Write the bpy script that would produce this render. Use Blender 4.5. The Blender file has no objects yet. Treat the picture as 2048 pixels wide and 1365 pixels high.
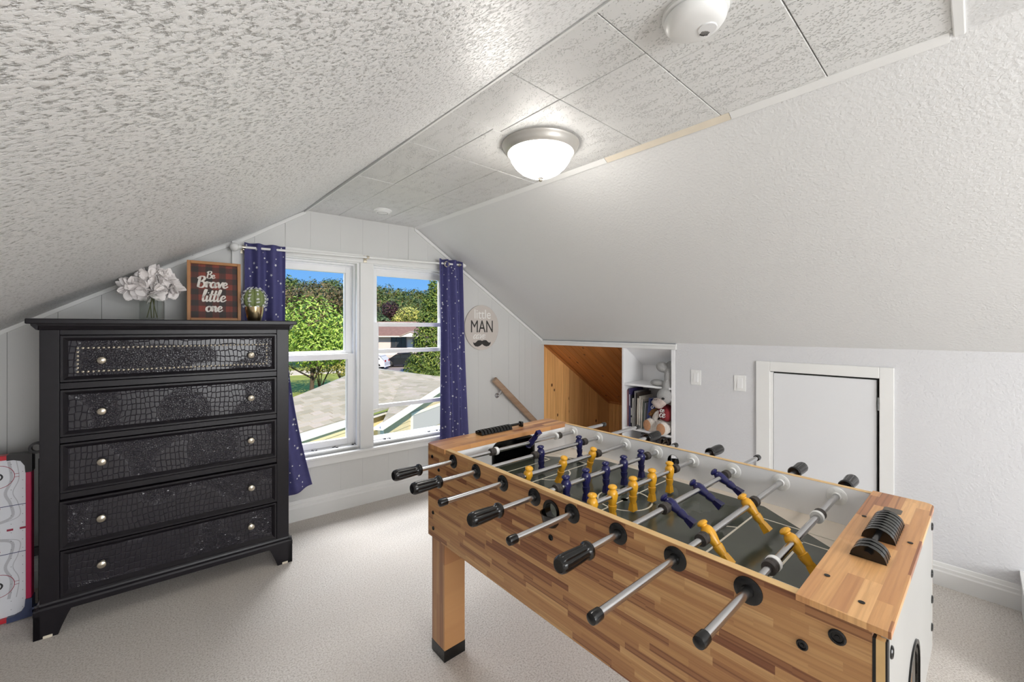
import bpy, bmesh, math, random
from mathutils import Vector, Matrix
from mathutils.geometry import tessellate_polygon
random.seed(7)
sc = bpy.context.scene
COL = sc.collection
PI = math.pi
sin, cos, rad = math.sin, math.cos, math.radians

# ------------------------------------------------------------------ camera, sky, sun, exposure
H = 1.30
cam = bpy.data.cameras.new('camera')
cam.lens = 14.694
cam.sensor_width = 36
cam.shift_y = -0.01221
cam.clip_start = 0.02
cam.clip_end = 2000
camo = bpy.data.objects.new('camera', cam)
COL.objects.link(camo)
camo.location = (0, 0, H)
camo.rotation_euler = (PI / 2, 0, -0.7322)
sc.camera = camo

w = bpy.data.worlds.new('sky')
sc.world = w
w.use_nodes = True
nt = w.node_tree
nt.nodes.clear()
wo = nt.nodes.new('ShaderNodeOutputWorld')
bg = nt.nodes.new('ShaderNodeBackground')
cr = nt.nodes.new('ShaderNodeValToRGB')
sx = nt.nodes.new('ShaderNodeSeparateXYZ')
tc = nt.nodes.new('ShaderNodeTexCoord')
nt.links.new(tc.outputs['Generated'], sx.inputs[0])
nt.links.new(sx.outputs['Z'], cr.inputs[0])
nt.links.new(cr.outputs[0], bg.inputs[0])
nt.links.new(bg.outputs[0], wo.inputs[0])
e = cr.color_ramp.elements
e[0].position = 0.0
e[0].color = (0.22, 0.50, 0.88, 1)
e[1].position = 0.30
e[1].color = (0.10, 0.33, 0.86, 1)
bg.inputs['Strength'].default_value = 1.0

sun = bpy.data.lights.new('sun', 'SUN')
sun.energy = 5.4
sun.angle = rad(0.6)
sun.color = (1.0, 0.89, 0.71)
suno = bpy.data.objects.new('sun', sun)
COL.objects.link(suno)
suno.rotation_euler = Vector((0.22, 0.78, -0.58)).to_track_quat('-Z', 'Y').to_euler()
suno.location = (-5, -8, 12)

sc.view_settings.view_transform = 'Standard'
sc.view_settings.look = 'None'
sc.view_settings.gamma = 1.0
sc.view_settings.use_curve_mapping = False
sc.view_settings.exposure = 0.13
sc.cycles.use_denoising = True
sc.cycles.max_bounces = 8
sc.cycles.transparent_max_bounces = 16
sc.cycles.caustics_reflective = False
sc.cycles.caustics_refractive = False
sc.cycles.sample_clamp_indirect = 6.0
LAMP = 18.0
# fill light added behind the camera, inside an invented rear window
rwl = bpy.data.lights.new('rear_fill', 'AREA')
rwl.shape = 'RECTANGLE'
rwl.size, rwl.size_y = 1.7, 1.35
rwl.energy = 78
rwl.color = (0.97, 0.985, 1.0)
rwo = bpy.data.objects.new('rear_fill', rwl)
COL.objects.link(rwo)
rwo.location = (0.85, -2.55, 1.15)
rwo.rotation_euler = (PI / 2, 0, 0)
# added area light outside the twin windows, boosting the sky's light indoors
skl = bpy.data.lights.new('sky_fill', 'AREA')
skl.shape = 'RECTANGLE'
skl.size, skl.size_y = 3.2, 1.6
skl.energy = 440
skl.color = (0.97, 0.985, 1.0)
sko = bpy.data.objects.new('sky_fill', skl)
COL.objects.link(sko)
sko.location = (1.3, 4.7, 3.4)
sko.rotation_euler = Vector((-0.12, -1.0, -0.72)).to_track_quat('-Z', 'Y').to_euler()


# ------------------------------------------------------------------ helpers
def lin(r, g, b):
    f = lambda c: (c / 255) / 12.92 if c / 255 <= 0.04045 else ((c / 255 + 0.055) / 1.055) ** 2.4
    return (f(r), f(g), f(b), 1)


class NT:
    """short node-tree writer"""
    def __init__(s, m):
        s.t = m.node_tree
        s.b = s.t.nodes['Principled BSDF']

    def n(s, typ, ins=None, **kw):
        x = s.t.nodes.new('ShaderNode' + typ)
        for k, v in kw.items():
            setattr(x, k, v)
        for k, v in (ins or {}).items():
            if hasattr(v, 'is_output'):
                s.t.links.new(v, x.inputs[k])
            else:
                x.inputs[k].default_value = v
        return x

    def math(s, op, a, b=0.0, c=0.0):
        x = s.n('Math', {0: a, 1: b, 2: c}, operation=op)
        return x.outputs[0]

    def ramp(s, fac, stops, interp='LINEAR'):
        x = s.n('ValToRGB', {0: fac})
        x.color_ramp.interpolation = interp
        el = x.color_ramp.elements
        while len(el) < len(stops):
            el.new(0.5)
        for q, (p, c) in zip(el, stops):
            q.position = p
            q.color = c
        return x.outputs[0]

    def mix(s, f, a, b, mode='MIX'):
        x = s.n('Mix', data_type='RGBA', blend_type=mode)
        for k, v in ((0, f), (6, a), (7, b)):
            if hasattr(v, 'is_output'):
                s.t.links.new(v, x.inputs[k])
            else:
                x.inputs[k].default_value = v
        return x.outputs[2]

    def bump(s, h, strength=0.5, dist=0.01):
        x = s.n('Bump', {'Height': h, 'Strength': strength, 'Distance': dist})
        s.t.links.new(x.outputs[0], s.b.inputs['Normal'])
        return x

    def color(s, c):
        s.t.links.new(c, s.b.inputs['Base Color'])


def mat(name, col=(0.8, 0.8, 0.8, 1), rough=0.5, metal=0.0, spec=0.5, **kw):
    m = bpy.data.materials.new(name)
    m.use_nodes = True
    b = m.node_tree.nodes['Principled BSDF']
    b.inputs['Base Color'].default_value = col
    b.inputs['Roughness'].default_value = rough
    b.inputs['Metallic'].default_value = metal
    b.inputs['Specular IOR Level'].default_value = spec
    for k, v in kw.items():
        b.inputs[k].default_value = v
    return m


def noisy(name, col, rough=0.5, var=0.06, scale=8.0, bump=0.0, bscale=60.0, bdist=0.004, metal=0.0, spec=0.5):
    """a plain colour with slight mottling and a fine relief"""
    m = mat(name, col, rough, metal, spec)
    t = NT(m)
    co = t.n('TexCoord').outputs['Object']
    no = t.n('TexNoise', {'Vector': co, 'Scale': scale, 'Detail': 3.0}).outputs[0]
    lo = tuple(c * (1 - var) for c in col[:3]) + (1,)
    hi = tuple(min(1, c * (1 + var)) for c in col[:3]) + (1,)
    t.color(t.ramp(no, [(0.3, lo), (0.7, hi)]))
    if bump:
        n2 = t.n('TexNoise', {'Vector': co, 'Scale': bscale, 'Detail': 4.0}).outputs[0]
        t.bump(n2, bump, bdist)
    return m


class MB:
    """collects vertices and faces, then links them as ONE mesh object"""
    def __init__(s):
        s.v = []
        s.f = []
        s.sm = []

    def add(s, vs, fs, smooth=False, M=None):
        o = len(s.v)
        s.v += [tuple(M @ Vector(q)) if M is not None else tuple(q) for q in vs]
        s.f += [tuple(i + o for i in f) for f in fs]
        s.sm += [smooth] * len(fs)
        return s

    def box(s, x0, x1, y0, y1, z0, z1, M=None):
        x0, x1 = min(x0, x1), max(x0, x1)
        y0, y1 = min(y0, y1), max(y0, y1)
        z0, z1 = min(z0, z1), max(z0, z1)
        vs = [(x0, y0, z0), (x1, y0, z0), (x1, y1, z0), (x0, y1, z0), (x0, y0, z1), (x1, y0, z1), (x1, y1, z1), (x0, y1, z1)]
        return s.add(vs, [(0, 3, 2, 1), (4, 5, 6, 7), (0, 1, 5, 4), (1, 2, 6, 5), (2, 3, 7, 6), (3, 0, 4, 7)], M=M)

    def prism(s, poly, axis, a, b, M=None, smooth=False):
        """poly: 2D points; axis 'x','y','z' is the extrusion axis, from a to b"""
        n = len(poly)
        def P(p, d):
            return {'x': (d, p[0], p[1]), 'y': (p[0], d, p[1]), 'z': (p[0], p[1], d)}[axis]
        vs = [P(p, a) for p in poly] + [P(p, b) for p in poly]
        fs = [(i, (i + 1) % n, n + (i + 1) % n, n + i) for i in range(n)]
        tri = tessellate_polygon([[Vector((p[0], p[1], 0)) for p in poly]])
        caps = [tuple(t) for t in tri] + [tuple(n + i for i in reversed(t)) for t in tri]
        o = len(s.v)
        s.add(vs, fs, smooth, M)
        s.f += [tuple(i + o for i in f) for f in caps]
        s.sm += [False] * len(caps)
        return s

    def lathe(s, prof, n=24, M=None, smooth=True, mod=None, a0=0.0, a1=2 * PI):
        """prof: (r, z) list, turned about z"""
        full = abs(a1 - a0 - 2 * PI) < 1e-6
        k = n if full else n + 1
        vs = []
        for r, z in prof:
            for i in range(k):
                t = a0 + (a1 - a0) * i / n
                q = r * (mod(t, z) if mod else 1)
                vs.append((q * cos(t), q * sin(t), z))
        fs = []
        for j in range(len(prof) - 1):
            for i in range(n):
                i2 = (i + 1) % k
                fs.append((j * k + i, j * k + i2, (j + 1) * k + i2, (j + 1) * k + i))
        s.add(vs, fs, smooth, M)
        if full and prof[0] != prof[-1]:
            o = len(s.v) - len(vs)
            for j in (0, len(prof) - 1):
                if prof[j][0] > 1e-6:
                    f = [o + j * k + i for i in range(n)]
                    s.f.append(tuple(reversed(f)) if j == 0 else tuple(f))
                    s.sm.append(False)
        return s

    def tube(s, pts, r, n=10, M=None, cap=True):
        pts = [Vector(p) for p in pts]
        rs = r if isinstance(r, (list, tuple)) else [r] * len(pts)
        vs = []
        up = None
        for i, p in enumerate(pts):
            d = (pts[min(i + 1, len(pts) - 1)] - pts[max(i - 1, 0)]).normalized()
            if up is None:
                up = Vector((0, 0, 1)) if abs(d.z) < 0.9 else Vector((1, 0, 0))
            a = d.cross(up).normalized()
            up = a.cross(d).normalized()
            for j in range(n):
                t = 2 * PI * j / n
                vs.append(p + rs[i] * (cos(t) * a + sin(t) * up))
        fs = [(i * n + j, i * n + (j + 1) % n, (i + 1) * n + (j + 1) % n, (i + 1) * n + j) for i in range(len(pts) - 1) for j in range(n)]
        o = len(s.v)
        s.add(vs, fs, True, M)
        if cap:
            s.f += [tuple(o + j for j in range(n)), tuple(o + (len(pts) - 1) * n + j for j in reversed(range(n)))]
            s.sm += [False, False]
        return s

    def ball(s, c, r, n=14, m=9, M=None):
        rx, ry, rz = r if isinstance(r, (list, tuple)) else (r, r, r)
        vs = [(c[0], c[1], c[2] - rz)]
        for j in range(1, m):
            a = -PI / 2 + PI * j / m
            for i in range(n):
                t = 2 * PI * i / n
                vs.append((c[0] + rx * cos(a) * cos(t), c[1] + ry * cos(a) * sin(t), c[2] + rz * sin(a)))
        vs.append((c[0], c[1], c[2] + rz))
        fs = [(0, 1 + (i + 1) % n, 1 + i) for i in range(n)]
        for j in range(m - 2):
            for i in range(n):
                fs.append((1 + j * n + i, 1 + j * n + (i + 1) % n, 1 + (j + 1) * n + (i + 1) % n, 1 + (j + 1) * n + i))
        k = 1 + (m - 2) * n
        fs += [(k + i, k + (i + 1) % n, len(vs) - 1) for i in range(n)]
        return s.add(vs, fs, True, M)

    def build(s, name, m=None, parent=None, bevel=0.0, seg=2, recalc=False):
        me = bpy.data.meshes.new(name)
        me.from_pydata(s.v, [], s.f)
        me.polygons.foreach_set('use_smooth', s.sm)
        if recalc:
            bm = bmesh.new()
            bm.from_mesh(me)
            bmesh.ops.recalc_face_normals(bm, faces=bm.faces)
            bm.to_mesh(me)
            bm.free()
        me.update()
        if any(s.sm):
            me.set_sharp_from_angle(angle=rad(38))
        return link(name, me, m, parent, bevel, seg)


def link(name, me, m=None, parent=None, bevel=0.0, seg=2):
    o = bpy.data.objects.new(name, me)
    COL.objects.link(o)
    if m:
        me.materials.append(m)
    if parent:
        o.parent = parent
    if bevel:
        b = o.modifiers.new('bevel', 'BEVEL')
        b.width = bevel
        b.segments = seg
        b.limit_method = 'ANGLE'
        b.angle_limit = rad(40)
    return o


def tag(o, label=None, cat=None, group=None, kind=None):
    if label:
        o['label'] = label
    if cat:
        o['category'] = cat
    if group:
        o['group'] = group
    if kind:
        o['kind'] = kind
    return o


def thing(name, label, cat, loc=(0, 0, 0), rz=0.0, group=None):
    o = bpy.data.objects.new(name, None)
    o.empty_display_size = 0.05
    COL.objects.link(o)
    o.location = loc
    o.rotation_euler = (0, 0, rz)
    return tag(o, label, cat, group)


def sroot(name, loc=(0, 0, 0), rz=0.0):
    o = bpy.data.objects.new(name, None)
    COL.objects.link(o)
    o.location = loc
    o.rotation_euler = (0, 0, rz)
    o['kind'] = 'structure'
    return o


def struct(o):
    o['kind'] = 'structure'
    return o


def plate(name, outer, holes, thick, m, parent=None, M=None, bevel=0.0):
    """flat plate with holes: 2D outline in (x, y), thickness along z centred, then moved by M"""
    cu = bpy.data.curves.new('outline', 'CURVE')
    cu.dimensions = '2D'
    cu.fill_mode = 'BOTH'
    cu.extrude = thick / 2
    for loop in [outer] + list(holes):
        sp = cu.splines.new('POLY')
        sp.points.add(len(loop) - 1)
        for p, q in zip(sp.points, loop):
            p.co = (q[0], q[1], 0, 1)
        sp.use_cyclic_u = True
    t = bpy.data.objects.new('outline', cu)
    COL.objects.link(t)
    bpy.context.view_layer.update()
    me = bpy.data.meshes.new_from_object(t.evaluated_get(bpy.context.evaluated_depsgraph_get()))
    bpy.data.objects.remove(t)
    bpy.data.curves.remove(cu)
    if M is not None:
        me.transform(M)
    me.materials.clear()
    return link(name, me, m, parent, bevel)


def text_mesh(name, body, size, m, parent, M, extrude=0.001, offset=0.0, sx=1.0):
    cu = bpy.data.curves.new('lettering', 'FONT')
    cu.body = body
    cu.size = size
    cu.extrude = extrude
    cu.offset = offset
    cu.align_x = 'CENTER'
    t = bpy.data.objects.new('lettering', cu)
    COL.objects.link(t)
    bpy.context.view_layer.update()
    me = bpy.data.meshes.new_from_object(t.evaluated_get(bpy.context.evaluated_depsgraph_get()))
    bpy.data.objects.remove(t)
    bpy.data.curves.remove(cu)
    me.transform(M @ Matrix.Diagonal((sx, 1, 1, 1)))
    me.materials.clear()
    return link(name, me, m, parent)


def spline(pts, n=6):
    out = []
    P = [pts[0]] + list(pts) + [pts[-1]]
    for i in range(1, len(P) - 2):
        a, b, c, d = [Vector(q) for q in P[i - 1:i + 3]]
        for k in range(n):
            t = k / n
            out.append(0.5 * ((2 * b) + (-a + c) * t + (2 * a - 5 * b + 4 * c - d) * t * t + (-a + 3 * b - 3 * c + d) * t ** 3))
    out.append(Vector(pts[-1]))
    return out


GLY = {
    'B': (1.15, [[(.25, 2.0), (.2, 1.2), (.1, 0)], [(-.1, 1.6), (.3, 2.0), (.8, 2.0), (.95, 1.6), (.65, 1.2), (.35, 1.1), (.85, 1.0), (1.05, .5), (.75, .02), (.3, .02), (.1, .25)]]),
    'e': (.85, [[(.05, .45), (.45, .55), (.62, .82), (.38, 1.03), (.1, .72), (.1, .3), (.38, 0), (.85, .35)]]),
    'r': (.75, [[(.0, .85), (.18, 1.05), (.32, .85), (.2, .5), (.2, 0)], [(.22, .45), (.5, .95), (.75, .85)]]),
    'a': (1.0, [[(.72, .85), (.45, 1.03), (.1, .72), (.1, .28), (.38, 0), (.66, .35), (.76, 1.0)], [(.76, 1.0), (.72, .3), (.85, .02), (1.05, .3)]]),
    'v': (.9, [[(.0, .85), (.15, 1.0), (.3, .6), (.42, .02), (.6, .5), (.8, 1.0), (.95, .95)]]),
    'l': (.5, [[(.0, .5), (.3, 1.3), (.4, 1.95), (.2, 1.95), (.1, 1.2), (.1, .35), (.25, 0), (.5, .3)]]),
    'i': (.45, [[(.1, 1.0), (.08, .3), (.22, 0), (.45, .3)], [(.16, 1.4), (.2, 1.55)]]),
    't': (.52, [[(.25, 1.9), (.14, .9), (.12, .3), (.26, 0), (.5, .3)], [(-.12, 1.15), (.2, 1.12), (.55, 1.25)]]),
    'o': (.85, [[(.42, 1.0), (.1, .75), (.08, .3), (.38, 0), (.7, .25), (.72, .75), (.42, 1.0), (.9, .85)]]),
    'n': (.95, [[(.0, .8), (.15, 1.0), (.16, .5), (.12, 0)], [(.14, .4), (.42, 1.0), (.62, .8), (.6, .25), (.75, 0), (.95, .3)]]),
    'c': (.8, [[(.68, .82), (.42, 1.03), (.1, .65), (.15, .2), (.42, 0), (.8, .35)]]),
}


def script_word(mb, word, x, y, s, wt, M, slant=0.12, th=0.0015):
    """brush lettering: every stroke is a flat ribbon, thick on the way down and thin on the way up"""
    cx = 0
    for ch in word:
        adv, strokes = GLY[ch]
        for st in strokes:
            P = spline([(x + s * (cx + q[0] + slant * q[1]), y + s * q[1]) for q in st], 6)
            n = len(P)
            vs = []
            for i, p in enumerate(P):
                d = (P[min(i + 1, n - 1)] - P[max(i - 1, 0)])
                if d.length < 1e-9:
                    d = Vector((1, 0))
                d.normalize()
                hw = wt * (0.42 + 0.58 * max(0, abs(d.y) if d.y < 0 else abs(d.y) * 0.45))
                if i in (0, n - 1):
                    hw *= 0.6
                nn = Vector((-d.y, d.x)) * hw
                for z in (0, th):
                    vs += [(p.x + nn.x, p.y + nn.y, z), (p.x - nn.x, p.y - nn.y, z)]
            fs = []
            for i in range(n - 1):
                a, b = 4 * i, 4 * i + 4
                fs += [(a, a + 1, b + 1, b), (a + 2, b + 2, b + 3, a + 3), (a, b, b + 2, a + 2), (a + 1, a + 3, b + 3, b + 1)]
            mb.add(vs, fs, False, M)
        cx += adv
    return cx * s


def circ(cx, cy, r, n=32, ry=None):
    ry = ry or r
    return [(cx + r * cos(2 * PI * i / n), cy + ry * sin(2 * PI * i / n)) for i in range(n)]


def rrect(x0, x1, y0, y1, r, n=5, corners=(1, 1, 1, 1)):
    """rounded rectangle; corners: lower left, lower right, upper right, upper left"""
    out = []
    for k, (cx, cy, a) in enumerate(((x0, y0, PI), (x1, y0, 1.5 * PI), (x1, y1, 0), (x0, y1, .5 * PI))):
        if not corners[k]:
            out.append((cx, cy))
            continue
        ox = cx + r if cx == x0 else cx - r
        oy = cy + r if cy == y0 else cy - r
        out += [(ox + r * cos(a + PI / 2 * i / n), oy + r * sin(a + PI / 2 * i / n)) for i in range(n + 1)]
    return out


RX = lambda a: Matrix.Rotation(a, 4, 'X')
RY = lambda a: Matrix.Rotation(a, 4, 'Y')
RZ = lambda a: Matrix.Rotation(a, 4, 'Z')
T = lambda x, y, z: Matrix.Translation((x, y, z))
UPRIGHT = RX(PI / 2)           # a plate drawn in (x, y) stands up facing -y
ALONG_X = RY(PI / 2)           # a lathe about z lies along +x
ALONG_NY = RX(PI / 2)          # a lathe about z points to -y


def dup(o, parent=None):
    c = o.copy()
    COL.objects.link(c)
    if parent is not None:
        c.parent = parent
    for ch in o.children:
        dup(ch, c)
    return c


# ------------------------------------------------------------------ materials
def plaster(name, col, scale, strength, dist, rough=0.55, spec=0.4):
    m = mat(name, col, rough, 0, spec)
    t = NT(m)
    co = t.n('TexCoord').outputs['Object']
    wv = t.n('TexNoise', {'Vector': co, 'Scale': scale, 'Detail': 3.0, 'Roughness': 0.55, 'Distortion': 0.6}).outputs[0]
    vo = t.n('TexVoronoi', {'Vector': co, 'Scale': scale * 0.9}, feature='SMOOTH_F1').outputs['Distance']
    big = t.n('TexNoise', {'Vector': co, 'Scale': 3.0, 'Detail': 2.0}).outputs[0]
    h = t.math('ADD', wv, t.math('MULTIPLY', vo, -0.6))
    amp = t.math('MULTIPLY_ADD', big, 1.2, 0.4)
    t.bump(t.math('MULTIPLY', h, amp), strength, dist)
    return m


def stipple(name, col):
    m = mat(name, col, 0.40, 0, 0.5)
    t = NT(m)
    co = t.n('TexCoord').outputs['Object']
    a = t.n('TexNoise', {'Vector': co, 'Scale': 105.0, 'Detail': 4.0, 'Roughness': 0.6}).outputs[0]
    b = t.n('TexNoise', {'Vector': co, 'Scale': 2.4, 'Detail': 2.0}).outputs[0]
    pits = t.ramp(a, [(0.34, (0, 0, 0, 1)), (0.50, (0.85, 0.85, 0.85, 1)), (0.8, (1, 1, 1, 1))])
    amp = t.math('MULTIPLY_ADD', b, 1.1, 0.35)
    t.bump(t.math('MULTIPLY', pits, amp), 0.8, 0.0042)
    t.color(t.mix(t.ramp(a, [(0.32, (1, 1, 1, 1)), (0.46, (0, 0, 0, 1))]), col, lin(178, 177, 174)))
    return m


def butcher(name, axes, row=0.022, length=0.30, tone=1.0):
    """laminated pine staves printed on melamine; axes = (along, across) letters of the object's own axes"""
    m = mat(name, lin(190, 135, 85), 0.32, 0, 0.45)
    t = NT(m)
    s = t.n('SeparateXYZ', {0: t.n('TexCoord').outputs['Object']})
    al, ac = s.outputs[axes[0]], s.outputs[axes[1]]
    r = t.math('FLOOR', t.math('DIVIDE', ac, row))
    jit = t.n('TexWhiteNoise', {'W': r}, noise_dimensions='1D').outputs['Value']
    cc = t.math('FLOOR', t.math('DIVIDE', t.math('ADD', al, t.math('MULTIPLY', jit, 2.0)), t.math('MULTIPLY_ADD', jit, length * 0.7, length * 0.6)))
    cell = t.n('CombineXYZ', {0: r, 1: cc, 2: 0.0}).outputs[0]
    rnd = t.n('TexWhiteNoise', {'Vector': cell}, noise_dimensions='3D').outputs['Value']
    k = tone
    f = lambda a, b, c: tuple(v * k for v in lin(a, b, c)[:3]) + (1,)
    base = t.ramp(rnd, [(0.0, f(214, 170, 118)), (0.25, f(200, 153, 102)), (0.6, f(188, 139, 92)), (0.82, f(166, 117, 79)), (0.93, f(142, 92, 62)), (1.0, f(128, 80, 56))])
    # grain: streaks stretched along the stave, shifted from stave to stave
    g = t.n('CombineXYZ', {0: t.math('MULTIPLY', al, 5.0), 1: t.math('MULTIPLY', ac, 120.0), 2: t.math('MULTIPLY', rnd, 37.0)}).outputs[0]
    gn = t.n('TexNoise', {'Vector': g, 'Scale': 1.0, 'Detail': 4.0, 'Roughness': 0.6, 'Distortion': 0.4}).outputs[0]
    g2 = t.n('CombineXYZ', {0: t.math('MULTIPLY', al, 4.0), 1: t.math('MULTIPLY', ac, 45.0), 2: t.math('MULTIPLY', rnd, 91.0)}).outputs[0]
    rings = t.n('TexWave', {'Vector': g2, 'Scale': 0.55, 'Distortion': 7.0, 'Detail': 2.0, 'Detail Scale': 0.6}, bands_direction='Y').outputs['Fac']
    c1 = t.mix(t.ramp(gn, [(0.40, (0, 0, 0, 1)), (0.72, (0.5, 0.5, 0.5, 1))]), base, f(160, 108, 68), 'MIX')
    strong = t.math('GREATER_THAN', rnd, 0.72)
    ringm = t.math('MULTIPLY', t.ramp(rings, [(0.72, (0, 0, 0, 1)), (0.95, (1, 1, 1, 1))]), t.math('MULTIPLY_ADD', strong, 0.5, 0.12))
    t.color(t.mix(ringm, c1, f(116, 72, 48)))
    return m


def pine(name, along, across, col=(236, 182, 118), dark=(192, 126, 68)):
    m = mat(name, lin(*col), 0.42, 0, 0.4)
    t = NT(m)
    s = t.n('SeparateXYZ', {0: t.n('TexCoord').outputs['Object']})
    rnd = t.n('ObjectInfo').outputs['Random']
    al, ac = s.outputs[along], s.outputs[across]
    v = t.n('CombineXYZ', {0: t.math('MULTIPLY', al, 2.0), 1: t.math('MULTIPLY', ac, 42.0), 2: t.math('MULTIPLY', rnd, 60.0)}).outputs[0]
    g = t.n('TexNoise', {'Vector': v, 'Scale': 1.0, 'Detail': 4.0, 'Distortion': 0.7}).outputs[0]
    base = t.ramp(rnd, [(0.0, lin(*[c * 0.93 for c in col])), (1.0, lin(*[min(255, c * 1.09) for c in col]))])
    c1 = t.mix(t.ramp(g, [(0.4, (0, 0, 0, 1)), (0.8, (0.7, 0.7, 0.7, 1))]), base, lin(*dark))
    kv = t.n('CombineXYZ', {0: t.math('MULTIPLY', al, 6.0), 1: t.math('MULTIPLY', ac, 10.0), 2: t.math('MULTIPLY', rnd, 13.0)}).outputs[0]
    kn = t.n('TexVoronoi', {'Vector': kv, 'Scale': 1.0}).outputs['Distance']
    t.color(t.mix(t.ramp(kn, [(0.07, (1, 1, 1, 1)), (0.13, (0, 0, 0, 1))]), c1, lin(84, 42, 16)))
    return m


M = {}
M['wall'] = plaster('grey_wall_paint', lin(214, 214, 216), 90, 0.5, 0.004, 0.5)
M['slope_right'] = plaster('white_orange_peel_plaster', lin(224, 224, 223), 105, 0.45, 0.004, 0.5)
M['slope_left'] = stipple('white_stippled_plaster', lin(245, 245, 244))
M['panel'] = noisy('painted_panelling', lin(212, 212, 210), 0.45, 0.015, 3, 0.15, 140, 0.002)
M['trim'] = noisy('white_trim_paint', lin(232, 232, 230), 0.35, 0.012, 5)
M['trim_line'] = mat('dark_gap', lin(60, 58, 55), 0.8)
M['bare'] = noisy('bare_wood_trim', lin(226, 216, 198), 0.5, 0.05, 12)
M['white'] = noisy('white_melamine', lin(242, 242, 243), 0.35, 0.015, 6)
M['white_shaded'] = noisy('shaded_white_melamine', lin(160, 159, 156), 0.4, 0.03, 4)  # white panel toned grey, its shade put into the colour
M['vinyl'] = mat('white_vinyl', lin(238, 238, 238), 0.3)
M['door'] = noisy('white_door_paint', lin(226, 227, 229), 0.4, 0.015, 2, 0.1, 60, 0.002)
M['black'] = mat('black_plastic', lin(11, 11, 12), 0.22, 0, 0.5)
M['blackmatt'] = mat('matt_black', lin(18, 17, 17), 0.6)
M['steel'] = mat('chromed_steel', lin(200, 200, 202), 0.22, 1.0)
M['nickel'] = noisy('brushed_nickel', lin(196, 188, 172), 0.3, 0.08, 60, metal=1.0)
M['brass'] = mat('plated_gold', lin(206, 184, 142), 0.14, 1.0)
M['whiteplastic'] = mat('white_plastic', lin(236, 236, 234), 0.35)
M['bumper'] = noisy('dark_rubber', lin(58, 52, 48), 0.6, 0.1, 40)
M['navy'] = mat('navy_plastic', lin(32, 32, 84), 0.18)
M['yellow'] = mat('yellow_plastic', lin(232, 170, 44), 0.25)
M['block_side'] = butcher('staves_side', ('Y', 'Z'), 0.0168, 0.17)
M['block_cap'] = butcher('staves_cap', ('X', 'Y'), 0.025, 0.24, 1.3)
M['block_leg'] = butcher('staves_leg', ('Z', 'Y'), 0.024, 0.5)
M['edge'] = noisy('pale_wood_edge', lin(226, 188, 130), 0.4, 0.08, 20)
M['pine_v'] = pine('pine_vertical', 'Z', 'X')
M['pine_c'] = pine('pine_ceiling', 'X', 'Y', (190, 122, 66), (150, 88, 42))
M['pine_y'] = pine('pine_low_wall', 'Z', 'Y')
M['rail'] = pine('handrail_wood', 'X', 'Z', (176, 148, 124), (140, 108, 84))


def carpet_mat():
    m = mat('beige_carpet', lin(214, 205, 196), 0.95, 0, 0.1)
    t = NT(m)
    co = t.n('TexCoord').outputs['Object']
    f = t.n('TexNoise', {'Vector': co, 'Scale': 150.0, 'Detail': 4.0, 'Roughness': 0.75}).outputs[0]
    b = t.n('TexNoise', {'Vector': co, 'Scale': 2.2, 'Detail': 3.0}).outputs[0]
    c = t.ramp(f, [(0.34, lin(186, 176, 166)), (0.5, lin(234, 227, 219)), (0.68, lin(250, 246, 240))])
    t.color(t.mix(t.ramp(b, [(0.35, (0, 0, 0, 1)), (0.7, (0.35, 0.35, 0.35, 1))]), c, lin(222, 211, 200)))
    t.bump(f, 0.7, 0.012)
    return m


M['carpet'] = carpet_mat()


def tile_mat():
    m = mat('fissured_ceiling_tile', lin(226, 226, 223), 0.45, 0, 0.45)
    t = NT(m)
    s = t.n('SeparateXYZ', {0: t.n('TexCoord').outputs['Object']})
    v = t.n('CombineXYZ', {0: t.math('MULTIPLY', s.outputs[0], 210.0), 1: t.math('MULTIPLY', s.outputs[1], 120.0), 2: 0.0}).outputs[0]
    vo = t.n('TexVoronoi', {'Vector': v, 'Scale': 1.0, 'Randomness': 1.0}).outputs['Distance']
    v2 = t.n('CombineXYZ', {0: t.math('MULTIPLY', s.outputs[0], 34.0), 1: t.math('MULTIPLY', s.outputs[1], 9.0), 2: 0.0}).outputs[0]
    no = t.n('TexNoise', {'Vector': v2, 'Scale': 1.0, 'Detail': 2.0}).outputs[0]
    pit = t.ramp(t.math('ADD', vo, t.math('MULTIPLY', t.math('SUBTRACT', 0.50, no), 1.0)), [(0.16, (0, 0, 0, 1)), (0.34, (1, 1, 1, 1))])
    t.bump(pit, 0.8, 0.003)
    t.color(t.mix(pit, lin(204, 203, 200), lin(228, 228, 226)))
    return m


M['tile'] = tile_mat()


def glass_mat(name, gloss=0.08, tint=(1, 1, 1, 1)):
    m = bpy.data.materials.new(name)
    m.use_nodes = True
    n = m.node_tree
    n.nodes.clear()
    o = n.nodes.new('ShaderNodeOutputMaterial')
    tr = n.nodes.new('ShaderNodeBsdfTransparent')
    gl = n.nodes.new('ShaderNodeBsdfGlossy')
    mx = n.nodes.new('ShaderNodeMixShader')
    lw = n.nodes.new('ShaderNodeLayerWeight')
    lw.inputs[0].default_value = 0.25
    pw = n.nodes.new('ShaderNodeMath')
    pw.operation = 'POWER'
    pw.inputs[1].default_value = 2.0
    n.links.new(lw.outputs['Facing'], pw.inputs[0])
    tr.inputs[0].default_value = tint
    gl.inputs['Roughness'].default_value = 0.02
    mul = n.nodes.new('ShaderNodeMath')
    mul.operation = 'MULTIPLY'
    mul.inputs[1].default_value = gloss * 8
    n.links.new(pw.outputs[0], mul.inputs[0])
    n.links.new(mul.outputs[0], mx.inputs[0])
    n.links.new(tr.outputs[0], mx.inputs[1])
    n.links.new(gl.outputs[0], mx.inputs[2])
    n.links.new(mx.outputs[0], o.inputs[0])
    return m


M['glass'] = glass_mat('window_glass', 0.02)
M['jar'] = glass_mat('jar_glass', 0.16, (0.90, 0.91, 0.90, 1))

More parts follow.
